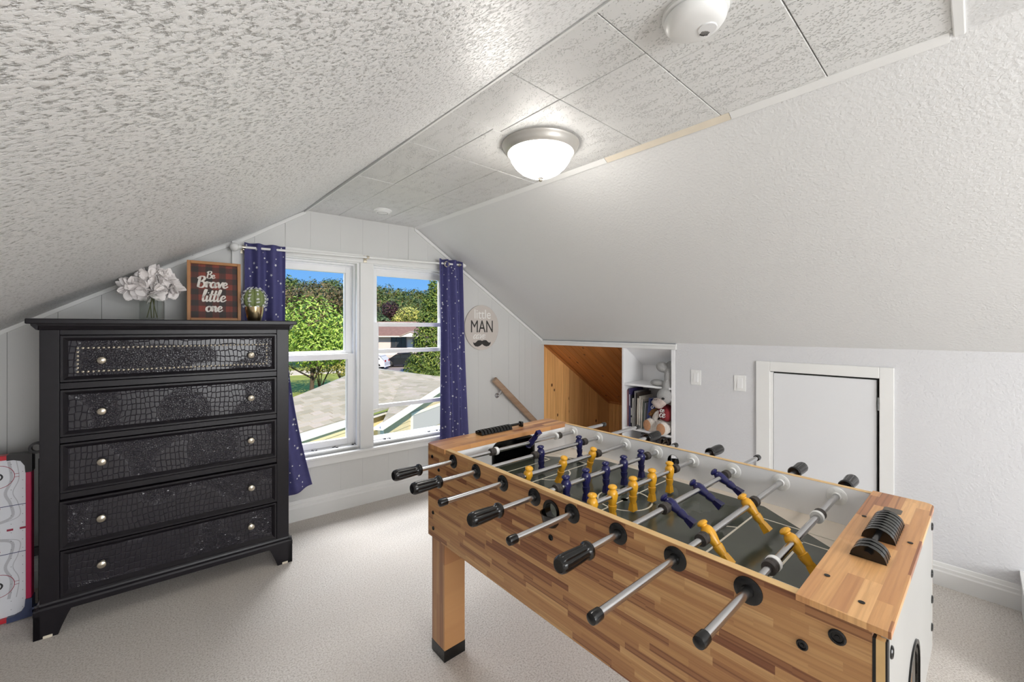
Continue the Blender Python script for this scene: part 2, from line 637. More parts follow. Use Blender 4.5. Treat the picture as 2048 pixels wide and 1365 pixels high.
# ------------------------------------------------------------------ room shell
YB = -2.6                                   # rear of the room
ZC, XL, XR = 2.109, 0.8626, 1.661           # flat ceiling strip
XK, ZK = 3.035, 1.1887                      # knee wall on the right
WLOC, WROT = (0, 3.1347, 0), -0.0725        # window wall: own frame, x along the wall, -y into the room
LEFTP = [(XL, ZC), (0.70, 2.005), (0.47, 1.855), (0.29, 1.757), (-0.145, 1.503), (-0.493, 1.293), (-1.9, 0.44)]
YF = 3.30                                    # slopes run on past the window wall


def at_wall(o):
    o.location = WLOC
    o.rotation_euler = (0, 0, WROT)
    return o


# floor with the stairwell left open
HX0, HX1, HY0, HY1 = 2.36, 3.04, 2.02, 3.2
fl = MB()
fl.box(-1.95, HX0, YB, 3.35, -0.12, 0)
fl.box(HX0, 3.14, YB, HY0, -0.12, 0)
struct(fl.build('floor', M['carpet']))

# sloped ceiling, left: bellied plaster
n = len(LEFTP)
prof = spline([(p[0], p[1]) for p in LEFTP], 6)
top = [(p.x, p.y) for p in prof]
sl = MB()
NY = 40
vs = []
for j in range(NY + 1):
    y = YB + (YF - YB) * j / NY
    for (x, z) in top:
        vs.append((x, y, z + 0.006 * sin(2.1 * y + 3 * x)))
k = len(top)
sl.add(vs, [(j * k + i, j * k + i + 1, (j + 1) * k + i + 1, (j + 1) * k + i) for j in range(NY) for i in range(k - 1)], True)
o = struct(sl.build('ceiling_left', M['slope_left'], recalc=False))
so = o.modifiers.new('thickness', 'SOLIDIFY')
so.thickness = 0.08
so.offset = -1 if o.data.polygons[0].normal.z < 0 else 1
# sloped ceiling, right
rs = MB()
rs.prism([(XR, ZC), (XK + 0.005, ZK - 0.003), (XK + 0.005, ZK + 0.09), (XR, ZC + 0.1)], 'y', YB, YF)
struct(rs.build('ceiling_right', M['slope_right']))
# flat ceiling: slab, then a tile for each tile
cb = MB()
cb.box(XL - 0.1, XR + 0.1, YB, YF, ZC + 0.012, ZC + 0.1)
ceil = struct(cb.build('ceiling', M['trim_line']))
fb = MB()
fb.box(XL, XR, YB, 0.02, ZC - 0.002, ZC + 0.012)
struct(fb.build('ceiling_rear', M['slope_right']))
ylines = [0.04, 0.321, 0.65, 0.985, 1.312, 1.64, 1.90, 2.18, 2.48, 2.80, 3.14]
for a, b in zip(ylines[:-1], ylines[1:]):
    if b < 0.7:
        xs = [XL, 1.212, XR]
    elif b < 1.4:
        xs = [XL, 1.112, XR]
    else:
        xs = [XL, 1.075, 1.375, XR]
    for c, d in zip(xs[:-1], xs[1:]):
        tb = MB()
        dz = random.uniform(0, 0.0015)
        tb.box(c + 0.0012, d - 0.0012, a + 0.0014, b - 0.0014, ZC - dz, ZC + 0.012)
        tb.build('ceiling_tile', M['tile'], ceil, 0.0015, 1)
# trims along the tiled strip
tr = MB()
tr.prism([(XL - 0.012, ZC - 0.018), (XL + 0.004, ZC - 0.008), (XL + 0.014, ZC - 0.001), (XL + 0.014, ZC + 0.004), (XL - 0.012, ZC + 0.004)], 'y', 0.05, 3.1)
struct(tr.build('trim_1', M['trim']))
tr = MB()
tr.prism([(XR - 0.012, ZC - 0.001), (XR - 0.003, ZC - 0.007), (XR + 0.013, ZC - 0.017), (XR + 0.016, ZC + 0.002), (XR - 0.012, ZC + 0.004)], 'y', 0.05, 0.62)
struct(tr.build('trim_2', M['trim'], bevel=0.002))
tr = MB()
tr.prism([(XR - 0.012, ZC - 0.001), (XR - 0.003, ZC - 0.007), (XR + 0.013, ZC - 0.017), (XR + 0.016, ZC + 0.002), (XR - 0.012, ZC + 0.004)], 'y', 0.622, 1.18)
struct(tr.build('trim_3', M['bare'], bevel=0.002))
tr = MB()
tr.prism([(XR - 0.012, ZC - 0.001), (XR - 0.003, ZC - 0.007), (XR + 0.013, ZC - 0.017), (XR + 0.016, ZC + 0.002), (XR - 0.012, ZC + 0.004)], 'y', 1.182, 3.1)
struct(tr.build('trim_4', M['trim'], bevel=0.002))
tr = MB()
tr.box(XL, XR + 0.02, 0.02, 0.044, ZC - 0.008, ZC + 0.01)
struct(tr.build('trim_5', M['trim'], bevel=0.003))

# rear and left walls (behind the camera and far left)
rw = MB()
rw.box(-2.0, 3.2, YB - 0.1, YB, -0.1, 2.3)
struct(rw.build('wall_rear', M['wall']))
lw_ = MB()
lw_.box(-1.75, -1.65, YB, YF, -0.1, 0.7)
struct(lw_.build('wall_left', M['wall']))

# window wall: grooved panelling, strip by strip, round one large opening
OX0, OX1, OZ0, OZ1 = 0.53, 2.018, 0.43, 1.81
RSL = (ZC - ZK) / (XK - XR)


def roof_z(x):
    if x < XL:
        for (a, za), (b, zb) in zip(top[:-1], top[1:]):
            if b <= x <= a:
                return zb + (za - zb) * (x - b) / (a - b)
        return 0.44
    if x < XR:
        return ZC
    return ZC - RSL * (x - XR)


wall = sroot('wall_back', WLOC, WROT)
bb = MB()
bb.box(-1.9, OX0, 0.012, 0.12, -0.1, 2.2)
bb.box(OX1, 3.05, 0.012, 0.12, -2.2, 2.2)
bb.box(OX0, OX1, 0.012, 0.12, -0.1, OZ0)
bb.box(OX0, OX1, 0.012, 0.12, OZ1, 2.2)
bb.build('backing', M['trim_line'], wall)
gro = [-1.9, -1.62, -1.4, -1.2, -0.93, -0.7, -0.471, -0.3, -0.139, 0.09, 0.25, 0.442, 0.565, 0.74, 0.895, 1.096, 1.252, 1.448, 1.61, 1.78, 1.95, 2.12, 2.27, 2.421, 2.611, 2.74, 2.812, 2.90, 3.06]


def panel_piece(x0, x1, zlo, zhi):
    pts = [(x0, zlo), (x1, zlo)]
    if zhi is None:
        xs = [x1] + [q for q in sorted([p[0] for p in top] + [XR], reverse=True) if x0 < q < x1] + [x0]
        pts += [(q, roof_z(q) + 0.03) for q in xs]
    else:
        pts += [(x1, zhi), (x0, zhi)]
    b = MB()
    b.prism(pts, 'y', 0, 0.012)
    b.build('panel', M['panel'], wall, 0.0015, 1)


for a, b in zip(gro[:-1], gro[1:]):
    a, b = a + 0.0008, b - 0.0008
    lo = 0.0 if a < 2.36 else -1.9
    segs = [(a, b)]
    for e_ in (OX0, OX1):
        segs = [s for q in segs for s in ([(q[0], e_), (e_, q[1])] if q[0] < e_ < q[1] else [q])]
    for (c, d) in segs:
        if d - c < 0.004:
            continue
        if OX0 - 1e-6 <= c and d <= OX1 + 1e-6:
            panel_piece(c, d, lo, OZ0)
            panel_piece(c, d, OZ1, None)
        else:
            panel_piece(c, d, lo, None)
# trim strip where the panelling meets each slope
cv = MB()
for (a, za), (b, zb) in zip(top[:-1], top[1:]):
    cv.prism([(a, za - 0.004), (a, za - 0.026), (b, zb - 0.026), (b, zb - 0.004)], 'y', -0.012, 0.001)
at_wall(struct(cv.build('trim_6', M['trim'])))
cv = MB()
za, zb = roof_z(XR), roof_z(3.03)
cv.prism([(XR, za), (3.03, zb), (3.03, zb - 0.026), (XR, za - 0.026)], 'y', -0.012, 0.001)
at_wall(struct(cv.build('trim_7', M['trim'])))
# baseboards (stepped profile)


def base_prof(h):
    return [(0, 0), (-0.016, 0), (-0.016, h * 0.62), (-0.012, h * 0.68), (-0.012, h * 0.80), (-0.008, h * 0.84), (-0.006, h * 0.98), (0, h)]


bp = MB()
bp.prism([(p[0], p[1]) for p in base_prof(0.139)], 'x', -1.8, 2.36)
at_wall(struct(bp.build('baseboard_back', M['trim'])))
bp = MB()
bp.prism([(XK + p[0], p[1]) for p in base_prof(0.115)], 'y', YB, 0.297)
bp.prism([(XK + p[0], p[1]) for p in base_prof(0.115)], 'y', 0.969, 1.525)
struct(bp.build('baseboard_right', M['trim']))
lg = MB()
lg.box(2.30, XK, -0.30, -0.137, 0, 0.165)
lg.box(2.30, XK, -0.30, -0.131, 0.165, 0.182)
struct(lg.build('trim_8', M['trim'], bevel=0.002))

# knee wall with the hatch opening and the recess
kw_ = MB()
DY0, DY1, DZ1 = 0.352, 0.905, 1.03
kw_.box(XK, XK + 0.1, YB, DY0, -0.1, ZK + 0.06)
kw_.box(XK, XK + 0.1, DY1, 1.525, -0.1, ZK + 0.06)
kw_.box(XK, XK + 0.1, DY0, DY1, DZ1, ZK + 0.06)
kw_.box(XK, XK + 0.1, DY0, DY1, -0.1, 0.12)
struct(kw_.build('wall_right', M['wall']))
# hatch door in its casing
dr = sroot('door_1')
for (y0, y1, z0, z1) in ((0.297, 0.357, 0.0, 1.088), (0.888, 0.969, 0.0, 1.088), (0.357, 0.888, 1.026, 1.088)):
    b = MB()
    b.box(XK - 0.016, XK + 0.002, y0, y1, z0, z1)
    b.build('casing', M['trim'], dr, 0.003)
b = MB()
b.box(XK + 0.002, XK + 0.03, 0.370, 0.872, 0.125, 1.015)
b.build('door_panel', M['door'], dr, 0.002)
b = MB()
b.box(XK - 0.004, XK + 0.02, 0.874, 0.889, 0.125, 1.022)
b.build('stop_strip', M['trim'], dr, 0.002)
b = MB()
b.box(XK + 0.035, XK + 0.05, 0.33, 0.92, 0.10, 1.05)
b.build('dark_gap', M['trim_line'], dr)
for z in (0.885, 0.30):
    b = MB()
    b.box(XK - 0.003, XK + 0.004, 0.3575, 0.366, z - 0.035, z + 0.035)
    b.tube([(XK - 0.005, 0.361, z - 0.036), (XK - 0.005, 0.361, z + 0.036)], 0.0045, 8)
    b.build('hinge', M['steel'], dr)
# trim over the recess
tr = MB()
tr.box(XK - 0.02, XK + 0.02, 1.515, 2.93, 1.140, 1.164)
tr.box(XK - 0.014, XK + 0.02, 1.515, 2.93, 1.164, 1.182)
struct(tr.build('trim_9', M['trim'], bevel=0.002))
kx = MB()
kx.box(XK + 0.021, XK + 0.06, 1.525, 2.95, 1.146, ZK + 0.08)
struct(kx.build('wall_right_header', M['wall']))

# pine-lined stairwell behind the knee wall
RECX = 4.07


def rec_z(x):
    return 1.155 - 0.688 * (x - 3.05)


pw = sroot('wall_stairwell', WLOC, WROT)
x = 3.06
wd = [0.088, 0.094, 0.09, 0.085, 0.092, 0.09, 0.088, 0.094, 0.09, 0.09, 0.09, 0.09]
for q in wd:
    x1 = min(x + q, RECX + 0.06)
    b = MB()
    b.prism([(x + .001, -2.0), (x1 - .001, -2.0), (x1 - .001, rec_z(x1) + 0.02), (x + .001, rec_z(x) + 0.02)], 'y', 0.0, 0.014)
    b.build('plank', M['pine_v'], pw, 0.002, 1)
    x = x1
    if x >= RECX + 0.05:
        break
b = MB()
b.prism([(3.06, rec_z(3.06) + .004), (RECX, rec_z(RECX) + .004), (RECX, rec_z(RECX) - .022), (3.06, rec_z(3.06) - .022)], 'y', -0.01, 0.0)
b.build('cover_strip', M['pine_c'], pw)
pc = sroot('ceiling_stairwell')
L = math.hypot(RECX - 3.04, rec_z(RECX) - rec_z(3.04))
ang = math.atan2(rec_z(3.04) - rec_z(RECX), RECX - 3.04)
pc.location = (3.04, 0, rec_z(3.04))
pc.rotation_euler = (0, ang, 0)
y = 1.98
while y < 2.99:
    b = MB()
    b.box(0, L + 0.05, y + .001, y + 0.087, 0.0, 0.012)
    b.build('plank', M['pine_c'], pc, 0.003, 1)
    y += 0.088
pb = sroot('wall_stairwell_low')
y = 1.98
while y < 2.98:
    b = MB()
    b.box(RECX - 0.01, RECX + 0.01, y + .001, y + 0.089, -2.0, rec_z(RECX) + 0.02)
    b.build('plank', M['pine_y'], pb, 0.002, 1)
    y += 0.09
b = MB()
b.box(RECX - 0.02, RECX - 0.01, 1.98, 2.9, rec_z(RECX) - 0.014, rec_z(RECX) + 0.004)
b.build('cover_strip', M['pine_c'], pb)
sw = MB()
sw.box(2.30, 4.2, 1.93, 1.98, -2.0, -0.121)
sw.box(XK + 0.3, 4.2, 1.93, 1.98, -0.12, 1.2)
sw.box(2.30, 2.359, 1.98, 3.1, -2.0, -0.121)
struct(sw.build('wall_stairs', M['wall']))
for i in range(8):
    b = MB()
    b.box(HX0 + 0.225 * i, HX0 + 0.225 * (i + 1) + 0.02, 1.981, 2.95, -0.2 * (i + 1) - 0.2, -0.2 * (i + 1))
    o = struct(b.build('floor_stair', M['carpet'], bevel=0.01))

# ------------------------------------------------------------------ windows
tr = MB()
tr.box(0.442, 0.545, -0.018, 0.005, 0.40, 1.845)
tr.box(0.545, 2.0, -0.018, 0.005, 1.785, 1.845)
tr.box(2.0, 2.085, -0.018, 0.005, 0.40, 1.845)
tr.box(1.228, 1.325, -0.020, 0.005, 0.40, 1.785)
at_wall(struct(tr.build('trim_10', M['trim'], bevel=0.003)))
tr = MB()
tr.box(0.43, 2.085, -0.045, 0.03, 0.396, 0.414)
tr.box(0.44, 2.075, -0.022, 0.004, 0.345, 0.396)
at_wall(struct(tr.build('trim_11', M['trim'], bevel=0.004)))


def sash(parent, name, x0, x1, z0, z1, y0, y1, st, bot, topr):
    """a sash: four rails round its pane"""
    m = MB()
    m.box(x0, x0 + st, y0, y1, z0, z1)
    m.box(x1 - st, x1, y0, y1, z0, z1)
    m.box(x0 + st, x1 - st, y0, y1, z0, z0 + bot)
    m.box(x0 + st, x1 - st, y0, y1, z1 - topr, z1)
    # inner bead
    q = 0.008
    m.box(x0 + st, x0 + st + q, y0 + .01, y1 - .004, z0 + bot, z1 - topr)
    m.box(x1 - st - q, x1 - st, y0 + .01, y1 - .004, z0 + bot, z1 - topr)
    f = m.build(name, M['vinyl'], parent, 0.002)
    g = MB()
    ym = (y0 + y1) / 2
    g.add([(x0 + st, ym, z0 + bot), (x1 - st, ym, z0 + bot), (x1 - st, ym, z1 - topr), (x0 + st, ym, z1 - topr)], [(0, 1, 2, 3)])
    g.build('pane', M['glass'], f)
    return f


def window(name, x0, x1, low_lift):
    r = sroot(name, WLOC, WROT)
    z0, z1 = 0.43, 1.80
    m = MB()
    for (yy0, yy1, t_) in ((0.0, 0.045, 0.012), (0.045, 0.09, 0.024), (0.09, 0.15, 0.034)):
        m.box(x0 - 0.03, x0 + t_, yy0, yy1, z0 - 0.03, z1 + 0.02)
        m.box(x1 - t_, x1 + 0.03, yy0, yy1, z0 - 0.03, z1 + 0.02)
        m.box(x0 + t_, x1 - t_, yy0, yy1, z1 - t_ - 0.01, z1 + 0.02)
        m.box(x0 + t_, x1 - t_, yy0, yy1, z0 - 0.03, z0 + 0.004 + t_ * 0.6)
    m.build('jamb', M['vinyl'], r, 0.002)
    sash(r, 'upper_sash', x0 + 0.02, x1 - 0.02, 1.105, z1 - 0.042, 0.096, 0.132, 0.046, 0.032, 0.045)
    zl = 0.45 + low_lift
    sash(r, 'lower_sash', x0 + 0.012, x1 - 0.012, zl, zl + 0.665, 0.05, 0.086, 0.052, 0.045 if not low_lift else 0.03, 0.042 if not low_lift else 0.032)
    return r


# unseen rear window and blind, made up to go with the rear fill light
rf_ = MB()
for (a, b, c, d) in ((-0.08, 0.0, 0.40, 1.90), (1.7, 1.78, 0.40, 1.90), (0.0, 1.7, 1.825, 1.90), (0.0, 1.7, 0.40, 0.475), (0.82, 0.88, 0.475, 1.825)):
    rf_.box(a, b, YB - 0.04, YB + 0.02, c, d)
w3 = struct(rf_.build('window_added', M['vinyl'], bevel=0.004))
rf_ = MB()
rf_.box(0.0, 1.7, YB, YB + 0.006, 0.475, 1.825)
rf_.build('blind_added', M['vinyl'], w3)
window('window_1', 0.545, 1.222, 0.0)
w2 = window('window_2', 1.322, 2.008, 0.232)
for o in w2.children:
    if o.name.startswith('upper_sash'):
        pass
# peeled paint flecks on the sills
pf = MB()
for (cx, cw) in ((0.93, 0.07), (1.19, 0.035), (1.06, 0.03), (1.42, 0.03), (1.46, 0.02), (1.80, 0.03), (1.88, 0.03)):
    for i in range(4):
        x = cx + random.uniform(-cw, cw) * 0.5
        z = 0.446 + random.uniform(-0.002, 0.004)
        pf.box(x, x + random.uniform(0.004, 0.016), 0.02 + 0.006 * i, 0.023 + 0.006 * i, z - 0.004, z + 0.001)
pf.build('paint_chip', M['blackmatt'], w2)['kind'] = 'stuff'

# ------------------------------------------------------------------ table football table
# own frame: x across (0 = long face towards the camera), y = -distance from the window end
TL, TW, TH_ = 1.400, 0.698, 0.8354
tt = thing('foosball_table', 'wooden table football table with rods of navy and yellow players', 'foosball table', (0.8822, 1.4904, 0), -0.0181)
ZB = 0.466
RODA = [0.1856 + 0.1451 * i for i in range(8)]
RZ_ = 0.8043
FZ = 0.725
SERVE = 0.69

# long panels with the serving hole
hole = circ(-SERVE, 0.786, 0.024, 20)
plate('side_panel', [(-1.381, ZB), (0, ZB), (0, TH_ - 0.001), (-1.381, TH_ - 0.001)], [hole], 0.016, M['block_side'], tt, T(0.008, 0, 0) @ RZ(PI / 2) @ UPRIGHT)
plate('side_panel', [(-1.40, ZB), (0, ZB), (0, TH_ - 0.001), (-1.40, TH_ - 0.001)], [hole], 0.014, M['block_side'], tt, T(TW - 0.007, 0, 0) @ RZ(PI / 2) @ UPRIGHT)
plate('inner_wall', [(-1.29, FZ - .02), (-0.125, FZ - .02), (-0.125, TH_ - 0.002), (-1.29, TH_ - 0.002)], [hole], 0.004, M['white'], tt, T(TW - 0.016, 0, 0) @ RZ(PI / 2) @ UPRIGHT)['label'] = 'white inner wall'
plate('inner_wall', [(-1.29, FZ - .02), (-0.125, FZ - .02), (-0.125, TH_ - 0.002), (-1.29, TH_ - 0.002)], [hole], 0.003, M['white'], tt, T(0.0175, 0, 0) @ RZ(PI / 2) @ UPRIGHT)
b = MB()
b.box(0.0005, 0.0195, -1.285, -0.001, TH_ - 0.001, TH_)
b.build('rim_edge', M['edge'], tt)
b = MB()
b.box(TW - 0.0185, TW - 0.0005, -1.285, -0.001, TH_ - 0.001, TH_)
b.build('rim_edge', M['edge'], tt)
# window end
b = MB()
b.prism(rrect(-0.004, TW + 0.004, -0.130, 0.004, 0.022, 6, (0, 0, 1, 1)), 'z', TH_ - 0.017, TH_ + 0.001)
b.build('end_top', M['block_cap'], tt, 0.002)
b = MB()
b.box(0.017, TW - 0.015, -0.018, 0.0, ZB, TH_ - 0.018)
b.build('end_panel', M['white'], tt)
# inner end walls with arched goal mouths


def arch(x0, x1, z0, z1, r):
    return [(x0, z0), (x1, z0)] + [(x1 - r + r * cos(t), z1 - r + r * sin(t)) for t in [PI / 2 * i / 6 for i in range(7)]] + [(x0 + r - r * sin(t), z1 - r + r * cos(t)) for t in [PI / 2 * i / 6 for i in range(7)]]


for (ya, nm) in ((-0.127, 'inner_end_wall'), (-1.283, 'inner_end_wall')):
    plate(nm, [(0.018, FZ - 0.03), (TW - 0.016, FZ - 0.03), (TW - 0.016, TH_ - 0.018), (0.018, TH_ - 0.018)], [arch(0.235, 0.465, FZ - 0.002, 0.812, 0.03)], 0.004, M['white'], tt, T(0, ya, 0) @ UPRIGHT)
    fr_o, fr_i = arch(0.227, 0.473, FZ + 0.0, 0.819, 0.036), arch(0.237, 0.463, FZ + 0.001, 0.810, 0.028)
    plate('goal_frame', fr_o, [fr_i], 0.005, M['black'], tt, T(0, ya - (0.003 if ya > -1 else -0.003), 0) @ UPRIGHT)
    b = MB()
    d = 0.07 if ya > -1 else -0.07
    b.box(0.23, 0.47, ya + d, ya + d + 0.004, FZ - 0.03, 0.815)
    b.box(0.228, 0.232, ya + 0.003, ya + d, FZ - 0.03, 0.815)
    b.box(0.468, 0.472, ya + 0.003, ya + d, FZ - 0.03, 0.815)
    b.build('goal_box', M['black'], tt)
# near end: corner posts, white end panel with an arched ball return, top cap
hole2 = [(0.215, 0.50), (0.215, 0.56)] + [(0.30 + 0.085 * cos(PI - PI * i / 14), 0.585 + 0.075 * sin(PI - PI * i / 14)) for i in range(15)] + [(0.385, 0.56), (0.385, 0.50)]
plate('end_panel', [(0.010, ZB), (TW - 0.002, ZB), (TW - 0.002, TH_ - 0.018), (0.010, TH_ - 0.018)], [hole2], 0.010, M['white_shaded'], tt, T(0, -1.395, 0) @ UPRIGHT)['label'] = 'white end panel'
plate('ball_return_frame', [(p[0] * 1.0 + (0.006 if p[0] > 0.3 else -0.006) * (abs(p[0] - .3) > .001), p[1] + (0.006 if p[1] > .58 else -0.004)) for p in hole2], [hole2], 0.008, M['black'], tt, T(0, -1.399, 0) @ UPRIGHT)
b = MB()
b.box(0.20, 0.40, -1.33, -1.32, 0.49, 0.67)
b.box(0.20, 0.40, -1.39, -1.33, 0.485, 0.493)
b.build('ball_return_box', M['blackmatt'], tt)
b = MB()
b.box(-0.001, 0.012, -1.3965, -1.3855, ZB, TH_ - 0.0185)
b.build('corner_post', M['edge'], tt)
b = MB()
b.box(-0.0005, 0.010, -1.3855, -1.3812, ZB, TH_ - 0.0185)
b.box(-0.0005, 0.010, -1.399, -1.3965, ZB, TH_ - 0.0185)
b.build('edge_strip', M['blackmatt'], tt)
b = MB()
b.prism(rrect(-0.006, TW + 0.003, -TL - 0.004, -1.280, 0.024, 6, (0, 1, 0, 0)), 'z', TH_ - 0.008, TH_ + 0.003)
b.build('end_top', M['block_cap'], tt, 0.002)
for (bx, by) in ((0.10, -1.302), (0.47, -1.297), (0.05, -1.36), (0.38, -1.388)):
    b = MB()
    b.lathe([(0.0, 0.0), (0.005, 0.0), (0.004, -0.0015), (0, -0.0015)][::-1], 10, T(bx, by, TH_ + 0.0042))
    b.build('screw', M['blackmatt'], tt)
b = MB()
b.prism(rrect(0.545, 0.585, -1.355, -1.32, 0.006, 3), 'z', TH_ + 0.003, TH_ + 0.0036)
b.build('sticker', noisy('dark_label', lin(92, 84, 74), 0.4, 0.2, 120), tt)

# playing field: printed board
b = MB()
b.box(0.018, TW - 0.018, -1.285, -0.125, FZ - 0.012, FZ)
b.build('playing_field', noisy('cream_board', lin(226, 214, 198), 0.25, 0.03, 8), tt)
dark = noisy('dark_green_pitch', lin(72, 76, 66), 0.12, 0.10, 6)
oct_ = [(0.055, -0.39), (0.055, -1.02), (0.245, -1.2805), (0.455, -1.2805), (0.643, -1.02), (0.643, -0.39), (0.45, -0.1295), (0.25, -0.1295)]
oct_ = [(0.019, -0.35), (0.019, -1.06), (0.20, -1.2805), (0.452, -1.2805), (0.643, -1.02), (0.643, -0.39), (0.452, -0.1295), (0.20, -0.1295)]
b = MB()
b.prism(oct_, 'z', FZ, FZ + 0.0004)
b.build('pitch_print', dark, tt)
lines = noisy('line_print', lin(226, 218, 200), 0.3, 0.02, 8)
LZ = FZ + 0.0005


def stripe(mb, p, q, wd_=0.0055):
    p, q = Vector(p), Vector(q)
    d = (q - p).normalized()
    nn = Vector((-d.y, d.x)) * wd_ / 2
    p, q = p - d * wd_ / 2, q + d * wd_ / 2
    mb.add([(v.x, v.y, LZ + 0.0002) for v in (p - nn, q - nn, q + nn, p + nn)], [(0, 1, 2, 3)])


def arc(mb, cx, cy, r, a0, a1, wd_=0.006, n=40):
    vs = []
    for i in range(n + 1):
        t = a0 + (a1 - a0) * i / n
        vs += [(cx + (r - wd_ / 2) * cos(t), cy + (r - wd_ / 2) * sin(t), LZ + 0.0003), (cx + (r + wd_ / 2) * cos(t), cy + (r + wd_ / 2) * sin(t), LZ + 0.0003)]
    mb.add(vs, [(2 * i, 2 * i + 1, 2 * i + 3, 2 * i + 2) for i in range(n)])


b = MB()
for (e0, e1, e2) in ((-0.13, -0.23, -0.375), (-1.28, -1.168, -1.022)):
    stripe(b, (0.225, e1), (0.473, e1))
    stripe(b, (0.225, e0), (0.225, e1))
    stripe(b, (0.473, e0), (0.473, e1))
    stripe(b, (0.152, e2), (0.546, e2))
    stripe(b, (0.152, e0), (0.152, e2))
    stripe(b, (0.546, e0), (0.546, e2))
    s_ = -1 if e0 > -1 else 1
    arc(b, 0.349, e2 - s_ * 0.035, 0.085, s_ * rad(24), s_ * rad(156))
stripe(b, (0.02, -0.6935), (0.643, -0.6935))
arc(b, 0.349, -0.6935, 0.088, 0, 2 * PI)
b.lathe([(0.0, LZ + .0002), (0.011, LZ + .0002)], 20, T(0.349, -0.6935, 0), False)
b.build('pitch_lines', lines, tt)

# legs
for (bx, ay) in ((0.0096, 0.013), (TW - 0.105, 0.013), (0.0096, TL - 0.108), (TW - 0.105, TL - 0.108)):
    m_ = MB()
    m_.box(bx, bx + 0.0955, -ay - 0.0955, -ay, 0.04, ZB + 0.12)
    lg = m_.build('leg', M['block_leg'], tt, 0.002)
    m_ = MB()
    m_.box(bx - 0.001, bx + 0.0965, -ay - 0.0965, -ay + 0.001, 0.0, 0.046)
    m_.build('leg_cap', M['black'], lg, 0.002)
# underside
b = MB()
b.box(0.017, TW - 0.016, -1.385, -0.02, ZB + 0.09, ZB + 0.10)
b.build('underside_board', M['block_leg'], tt)


def bolt(x, y, z, r, MM):
    m_ = MB()
    m_.lathe([(r, 0), (r, 0.0015), (r * 0.82, 0.003), (r * 0.66, 0.0026), (r * 0.6, 0.0008), (r * 0.3, 0.0008), (r * 0.25, 0.002), (0, 0.0022)], 18, MM)
    m_.build('bolt', M['black'], tt)


for (a, z, r) in ((0.033, 0.787, .0075), (0.083, 0.746, .007), (0.039, 0.565, .0075), (0.041, 0.503, .0075), (0.687, 0.710, .0085), (1.288, 0.751, .009), (1.337, 0.792, .0125)):
    bolt(0, 0, 0, r, T(0, -a, z) @ RY(-PI / 2))
for (bx, z) in ((0.024, 0.792), (0.672, 0.788), (0.668, 0.668), (0.672, 0.60), (0.668, 0.53)):
    bolt(0, 0, 0, 0.010, T(bx, -1.400, z) @ ALONG_NY)
# serving cups
for (xx, sg, nm) in ((0.0, -1, 'near'), (TW, 1, 'far')):
    m_ = MB()
    ring = T(xx, -SERVE, 0.786) @ RY(sg * PI / 2)
    m_.lathe([(0.0225, -0.018), (0.0245, 0.0), (0.031, 0.001), (0.031, 0.004), (0.0225, 0.004), (0.0225, -0.018)], 24, ring)
    cup = []
    m_.lathe([(0.004, -0.036), (0.016, -0.034), (0.026, -0.022), (0.031, 0.0), (0.033, 0.004), (0.029, 0.004), (0.024, -0.019), (0.014, -0.030), (0.0, -0.031)], 18, T(xx, -SERVE, 0.782 - 0.004), True, None, PI / 2 if sg < 0 else -PI / 2, 3 * PI / 2 if sg < 0 else PI / 2)
    m_.build('serving_cup', M['black'], tt)

# score counters
for (ay, beads, x0, x1, rr) in ((-0.040, [0.232 + 0.0178 * i for i in range(10)], 0.212, 0.478, 0.023), (-1.341, [0.232 + 0.0175 * i for i in range(3)] + [0.345 + 0.0178 * i for i in range(8)], 0.212, 0.484, 0.028)):
    zt = TH_ + (0.003 if ay < -1 else 0.001)
    m_ = MB()
    m_.tube([(x0, ay, zt + 0.014), (x1, ay, zt + 0.014)], 0.006, 10)
    m_.box(x1 - 0.012, x1, ay - 0.011, ay + 0.011, zt, zt + 0.024)
    ab = m_.build('score_counter', M['black'], tt, 0.002)
    for bx in beads:
        m_ = MB()
        pr = [(rr * cos(PI * i / 12), 0.001 + (rr * 0.92) * sin(PI * i / 12)) for i in range(13)]
        m_.prism([(p[0] + ay, p[1] + zt) for p in pr], 'x', bx - 0.0058, bx + 0.0058)
        m_.build('score_bead', M['black'], ab, 0.0022, 2)

# rods ---------------------------------------------------------------
man_cache = {}


def man_mesh(colour):
    if colour in man_cache:
        return man_cache[colour]
    m_ = MB()
    pr = [(0.0, 0.0335), (0.0055, 0.033), (0.0105, 0.0305), (0.0125, 0.027), (0.0122, 0.0238), (0.0085, 0.0215), (0.0082, 0.019), (0.0112, 0.016), (0.0138, 0.010), (0.0142, 0.003), (0.0138, -0.006), (0.0122, -0.014), (0.0102, -0.022), (0.0098, -0.026), (0.0118, -0.0275), (0.0112, -0.037), (0.0088, -0.047), (0.0086, -0.051), (0.0, -0.051)]
    m_.lathe(pr[::-1], 18, Matrix.Diagonal((1.16, 1.04, 1, 1)))
    # foot block, toe side slightly longer
    a, b_ = 0.0122, 0.0098
    m_.add([(-a, -0.009, -0.0735), (a, -0.009, -0.0735), (a, 0.010, -0.0735), (-a, 0.010, -0.0735), (-b_, -0.0065, -0.0495), (b_, -0.0065, -0.0495), (b_, 0.0065, -0.0495), (-b_, 0.0065, -0.0495)],
           [(0, 3, 2, 1), (4, 5, 6, 7), (0, 1, 5, 4), (1, 2, 6, 5), (2, 3, 7, 6), (3, 0, 4, 7)])
    # collar round the rod and two arms' ridge
    m_.lathe([(0.0105, -0.0135), (0.0112, -0.012), (0.0112, 0.012), (0.0105, 0.0135)], 16, ALONG_X)
    me = m_.build('player', None)
    mesh = me.data
    bpy.data.objects.remove(me)
    mesh.materials.append(M[colour])
    man_cache[colour] = mesh
    return mesh


